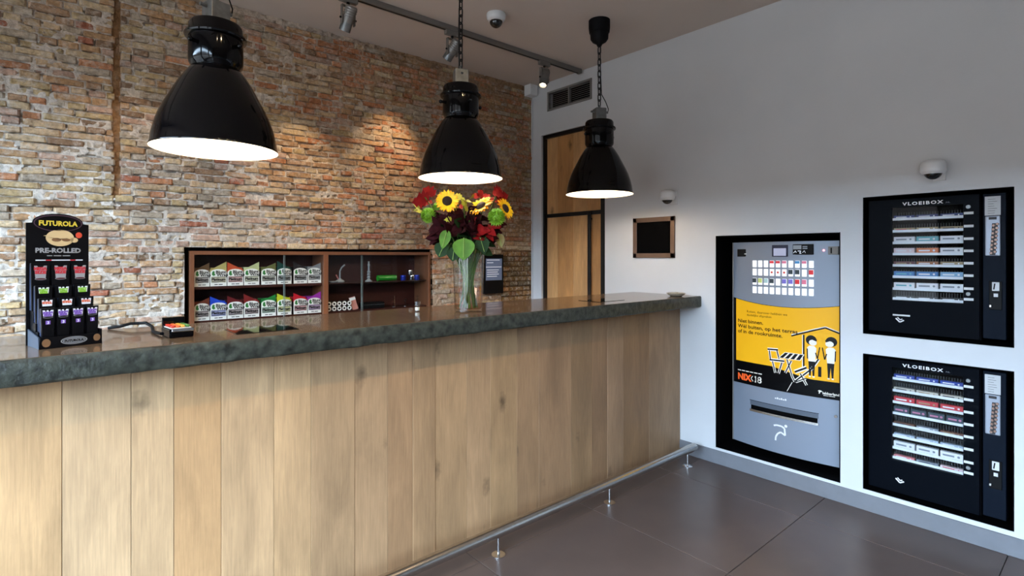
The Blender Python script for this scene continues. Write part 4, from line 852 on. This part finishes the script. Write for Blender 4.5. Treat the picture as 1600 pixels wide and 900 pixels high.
# delivery slot: flat black strip painted for the shade inside the chute
g = G(); 
for a, b in [(.19 + i * .0407, .19 + (i + 1) * .0407) for i in range(10)]:
    ya, yb = fn(a), fn(b)
    g.raw([(a, ya - .002, .442), (b, yb - .002, .442), (b, yb - .0005, .412), (a, ya - .0005, .412)], [(0, 1, 2, 3)])
g.build('chute_hood', mat('slot_grey', C(84, 92, 104), .4), t); panel('chute_shade', M_void, .386, .413, .001, xa=.196, xb=.592, n=10); panel('chute_lip', M_steel, .372, .386, .006, xa=.19, xb=.597, n=10)
flat('slot_frame', M_blackmat, t, *[rect(.187 + i * .0413, .187 + (i + 1) * .0413, .4415, .4445) for i in range(10)], y=-.003, fn=fn)
flat('runner_logo', M_wpr, t, *stroke([(.345, .316), (.362, .322), (.392, .322), (.41, .312), (.414, .27), (.388, .284), (.37, .272), (.358, .25), (.356, .226)], .010), disc(.418, .328, .009, .009, 12), y=-.0014, fn=fn)
G().lathe([(0, -.006), (.008, -.006), (.009, 0), (0, 0)], 16, mtx=Matrix.Translation((.684, fn(.684), .443)) @ Matrix.Rotation(-PI / 2, 4, 'X')).build('lock', M_steel, t, 40)

# ------------------------------------------------------------------ two paper vending machines
M_vb = mat('vending_black', C(6, 9, 15), .3, spec=.03); M_tag = mat('tag_white', C(206, 208, 210), .5); M_strip = mat('shelf_strip', C(216, 220, 228), .4)
M_div = mat('divider_dark', C(26, 28, 34), .5); M_key = mat('keypad_grey', C(150, 156, 168), .35, metal=.2); M_key_dk = mat('keypad_dark', C(30, 26, 26), .5); M_kbtn = mat('key_copper', C(150, 120, 106), .35, metal=.5)
SHZ = [.621, .558, .497, .438, .378, .318, .255, .203]
ordn8 = ('first', 'second', 'third', 'fourth', 'fifth', 'sixth', 'seventh', 'eighth')
def vloeibox(zb, zt, which, rows, lab):
    t = thing('paper_vending_machine', lab, 'vending machine', (XW, VU[1], zb), RW, 'black paper vending machines'); W = VU[1] - VU[0]; H = zt - zb
    g = G().box(.001, .005, .001, .3, .001, H - .001).box(W - .005, W - .001, .001, .3, .001, H - .001).box(.001, W - .001, .001, .3, .001, .005).box(.001, W - .001, .001, .3, H - .005, H - .001).box(.001, W - .001, .28, .3, .001, H - .001); g.build('niche_liner', M_void, t)
    wx0, wx1, wz0, wz1 = .124, .417, .188, .675; F = .03
    G().box(.021, wx0, F, F + .02, .02, .716).box(wx1, .476, F, F + .02, .02, .716).box(wx0, wx1, F, F + .02, .02, wz0).box(wx0, wx1, F, F + .02, wz1, .716).build('door_panel', M_vb, t)
    G().box(.021, .476, F + .02, .25, .015, .02).box(.012, .021, F + .02, .25, .015, .72).box(.476, .482, F + .02, .25, .015, .72).box(.012, .482, F + .16, .25, .015, .72).box(.012, .482, F + .02, .25, .716, .722).build('cabinet', M_void, t)
    G().box(wx0 + .001, wx1 - .001, F + .004, F + .008, wz0 + .001, wz1 - .001).build('window_pane', M_pane, t)
    lettering('title', 'VLOEIBOX', .172, .684, .0225, M_wpr, t, F - .0012, .0007, width=.168, space=1.25); lettering('title', '.NL', .347, .684, .010, mat('title_grey', C(120, 124, 132), .5), t, F - .0012, 0, width=.02)
    flat('arrow_print', M_wpr, t, *stroke([(.142, .094), (.160, .075), (.178, .086)], .006), *stroke([(.150, .099), (.161, .087), (.171, .092)], .005), y=F - .001)
    if which == 'upper': flat('flap_line', M_tag, t, rect(.129, .204, .107, .115), y=F - .001)
    for k, z in enumerate(SHZ):
        s = G().box(wx0 - .002, wx1 + .002, F + .02, F + .15, z - .012, z - .008).build('shelf', M_div, t); G().box(wx0 - .002, wx1 + .002, F + .016, F + .02, z - .013, z).build('price_strip', M_strip, s)
        g = G(); n = 26
        for i in range(n): 
            x = wx0 + .008 + (wx1 - wx0 - .016) * i / (n - 1); g.box(x - .0018, x + .0018, F + .05, F + .054, z - .008, z + .030)
        d = g.build('divider_row', M_div, s); d['kind'] = 'stuff'
        G().box(.419, .455, F - .002, F, z + .002, z + .014).build('price_tag', M_tag, t)
        for (x0, x1, hh, cn, c, pc) in rows[k]:
            pos = 'left' if (x0 + x1) / 2 < .37 else 'right' if (x0 + x1) / 2 > .63 else 'middle'
            a, b = wx0 + (wx1 - wx0) * x0, wx0 + (wx1 - wx0) * x1
            loc = Matrix.Rotation(RW, 4, 'Z') @ Vector((a, F + .022, z - .0075)) + Vector((XW, VU[1], zb))
            q = thing('paper_packet', '%s packet on the %s, %s shelf of the %s black machine' % (cn, pos, ordn8[k], which), 'packet', loc, RW, 'packets in the black vending machines')
            G().box(.001, b - a - .001, 0, .022, 0, hh, .0008).build('carton', mat('pk_' + cn.replace(' ', '_'), c, .4), q)
            flat('packet_print', mat('pkp_%d_%d_%d' % tuple(int(v * 99) for v in pc[:3]), pc, .45), q, rect((b - a) * .12, (b - a) * .62, hh * .45, hh * .68), disc((b - a) * .8, hh * .58, hh * .16, hh * .16, 12), y=-.0006)
    for z in (.659, .237): G().lathe([(0, -.008), (.0085, -.008), (.0095, 0), (0, 0)], 18, mtx=Matrix.Translation((.436, F, z)) @ Matrix.Rotation(-PI / 2, 4, 'X')).build('lock', M_galv, t, 40)
    # coin and key module at the right
    G().box(.490, .572, F - .006, .25, .03, .716, .002).build('side_module', mat('module_dark', C(16, 22, 32), .35, spec=.04), t)
    y = F - .006
    p = G().box(.497, .553, y - .002, y, .612, .702).build('notice_sheet', mat('paper_grey', C(186, 188, 190), .6), t)
    flat('notice_text', M_key_dk, p, *[rect(.508, .508 + .034 * rnd.uniform(.6, 1), .622 + k * .011, .6235 + k * .011) for k in range(7)], y=y - .0025)
    p = G().box(.4985, .553, y - .008, y, .422, .609, .004, 2).build('keypad', M_key, t); G().prism([(.516, .425), (.535, .425), (.545, .575), (.524, .575)], y - .0088, y - .008).build('keypad_inlay', M_key_dk, p); G().box(.512, .54, y - .010, y - .008, .592, .604).build('keypad_display', M_key_dk, p)
    for c in range(2):
        for r in range(8): G().lathe([(0, -.004), (.0046, -.004), (.0062, -.002), (.0062, 0), (0, 0)], 14, mtx=Matrix.Translation((.5215 + c * .0135 + r * .0012 - .001, y - .0088, .435 + r * .0185 + c * .006)) @ Matrix.Rotation(-PI / 2, 4, 'X')).build('key_button', M_kbtn, p, 40)
    p = G().box(.512, .558, y - .004, y, .168, .302, .002).build('coin_plate', M_blackmat, t)
    G().box(.523, .549, y - .007, y - .004, .257, .298, .001).build('coin_insert', M_tag, p); G().box(.529, .534, y - .0078, y - .007, .264, .292, rot=Matrix.Rotation(R_(8), 4, 'Y')).build('coin_slot', M_blackmat, p); G().box(.529, .544, y - .006, y - .004, .229, .245).build('return_button', M_tag, p); G().box(.514, .52, y - .006, y - .004, .18, .19).build('return_lever', M_steel, p)
    # strip light above the top shelf, behind the door
    l = bpy.data.lights.new('vending_light', 'AREA'); l.shape = 'RECTANGLE'; l.size = .27; l.size_y = .012; l.energy = .3; l.color = (.86, .93, 1)
    lo = bpy.data.objects.new('vending_light', l); col.objects.link(lo); lo.location = Matrix.Rotation(RW, 4, 'Z') @ Vector(((wx0 + wx1) / 2, F + .014, wz1 + .02)) + Vector((XW, VU[1], zb)); lo.rotation_euler = Matrix.Rotation(RW, 3, 'Z').to_euler(); 
    e = G().box(wx0, wx1, F + .0205, F + .03, wz1 + .022, wz1 + .03).build('light_strip', M_strip, t)
    return t
DB, W_, TN, RD, OR, BLU, TEAL, GRY, DK, PK = C(24, 40, 104), C(214, 214, 222), C(150, 128, 96), C(178, 38, 52), C(196, 106, 62), C(52, 110, 168), C(90, 160, 172), C(120, 126, 138), C(34, 34, 40), C(180, 110, 140)
def three(h, *cs): return [(i / len(cs) + .01, (i + 1) / len(cs) - .01, h, n, c, p) for i, (n, c, p) in enumerate(cs)]
UP_ROWS = [three(.020, ('dark blue', DB, W_), ('dark blue', DB, W_), ('dark blue', DB, W_)), three(.018, ('tan', TN, RD), ('tan', TN, W_), ('tan', TN, DK)), three(.032, ('white', W_, GRY), ('pale teal', TEAL, W_), ('white', W_, GRY)), three(.032, ('pinkish white', C(212, 190, 196), W_), ('orange', OR, W_), ('white', W_, GRY)),
           three(.022, ('maroon', C(92, 40, 46), TN), ('orange brown', C(150, 92, 56), W_), ('tan', TN, W_)), three(.030, ('light blue', BLU, TEAL), ('light blue', BLU, W_), ('blue and white', C(120, 160, 196), W_)), three(.034, ('white', W_, TEAL), ('white', W_, GRY), ('white', W_, GRY)), three(.016, ('dark', DK, W_), ('dark', DK, W_), ('dark', DK, W_))]
LO_ROWS = [three(.024, ('blue', C(30, 56, 140), W_), ('blue', C(30, 56, 140), W_), ('blue', C(30, 56, 140), W_)), three(.018, ('cream', C(186, 180, 170), DK), ('cream', C(186, 180, 170), TN), ('cream', C(186, 180, 170), DK)), three(.030, ('red', RD, W_), ('red', RD, TN), ('red', RD, W_)), three(.036, ('dark teal', C(40, 56, 68), PK), ('dark teal', C(40, 56, 68), PK), ('grey teal', C(46, 60, 70), PK), ('dark teal', C(40, 56, 68), PK)),
           three(.016, ('brown', C(96, 62, 50), DK), ('grey', GRY, W_), ('brown', C(96, 62, 50), TN)), three(.016, ('silver', C(150, 164, 182), W_), ('silver', C(150, 164, 182), W_), ('silver', C(150, 164, 182), W_)), three(.036, ('white', W_, GRY), ('white', W_, GRY), ('white', W_, GRY)), three(.016, ('red and white', C(200, 120, 124), W_), ('grey', GRY, DK), ('pinkish white', C(212, 190, 196), RD))]
vloeibox(VU[2], VU[3], 'upper', UP_ROWS, 'upper black paper vending machine with lit shelves in the white wall')
vloeibox(VLo[2], VLo[3], 'lower', LO_ROWS, 'lower black paper vending machine just above the grey baseboard')
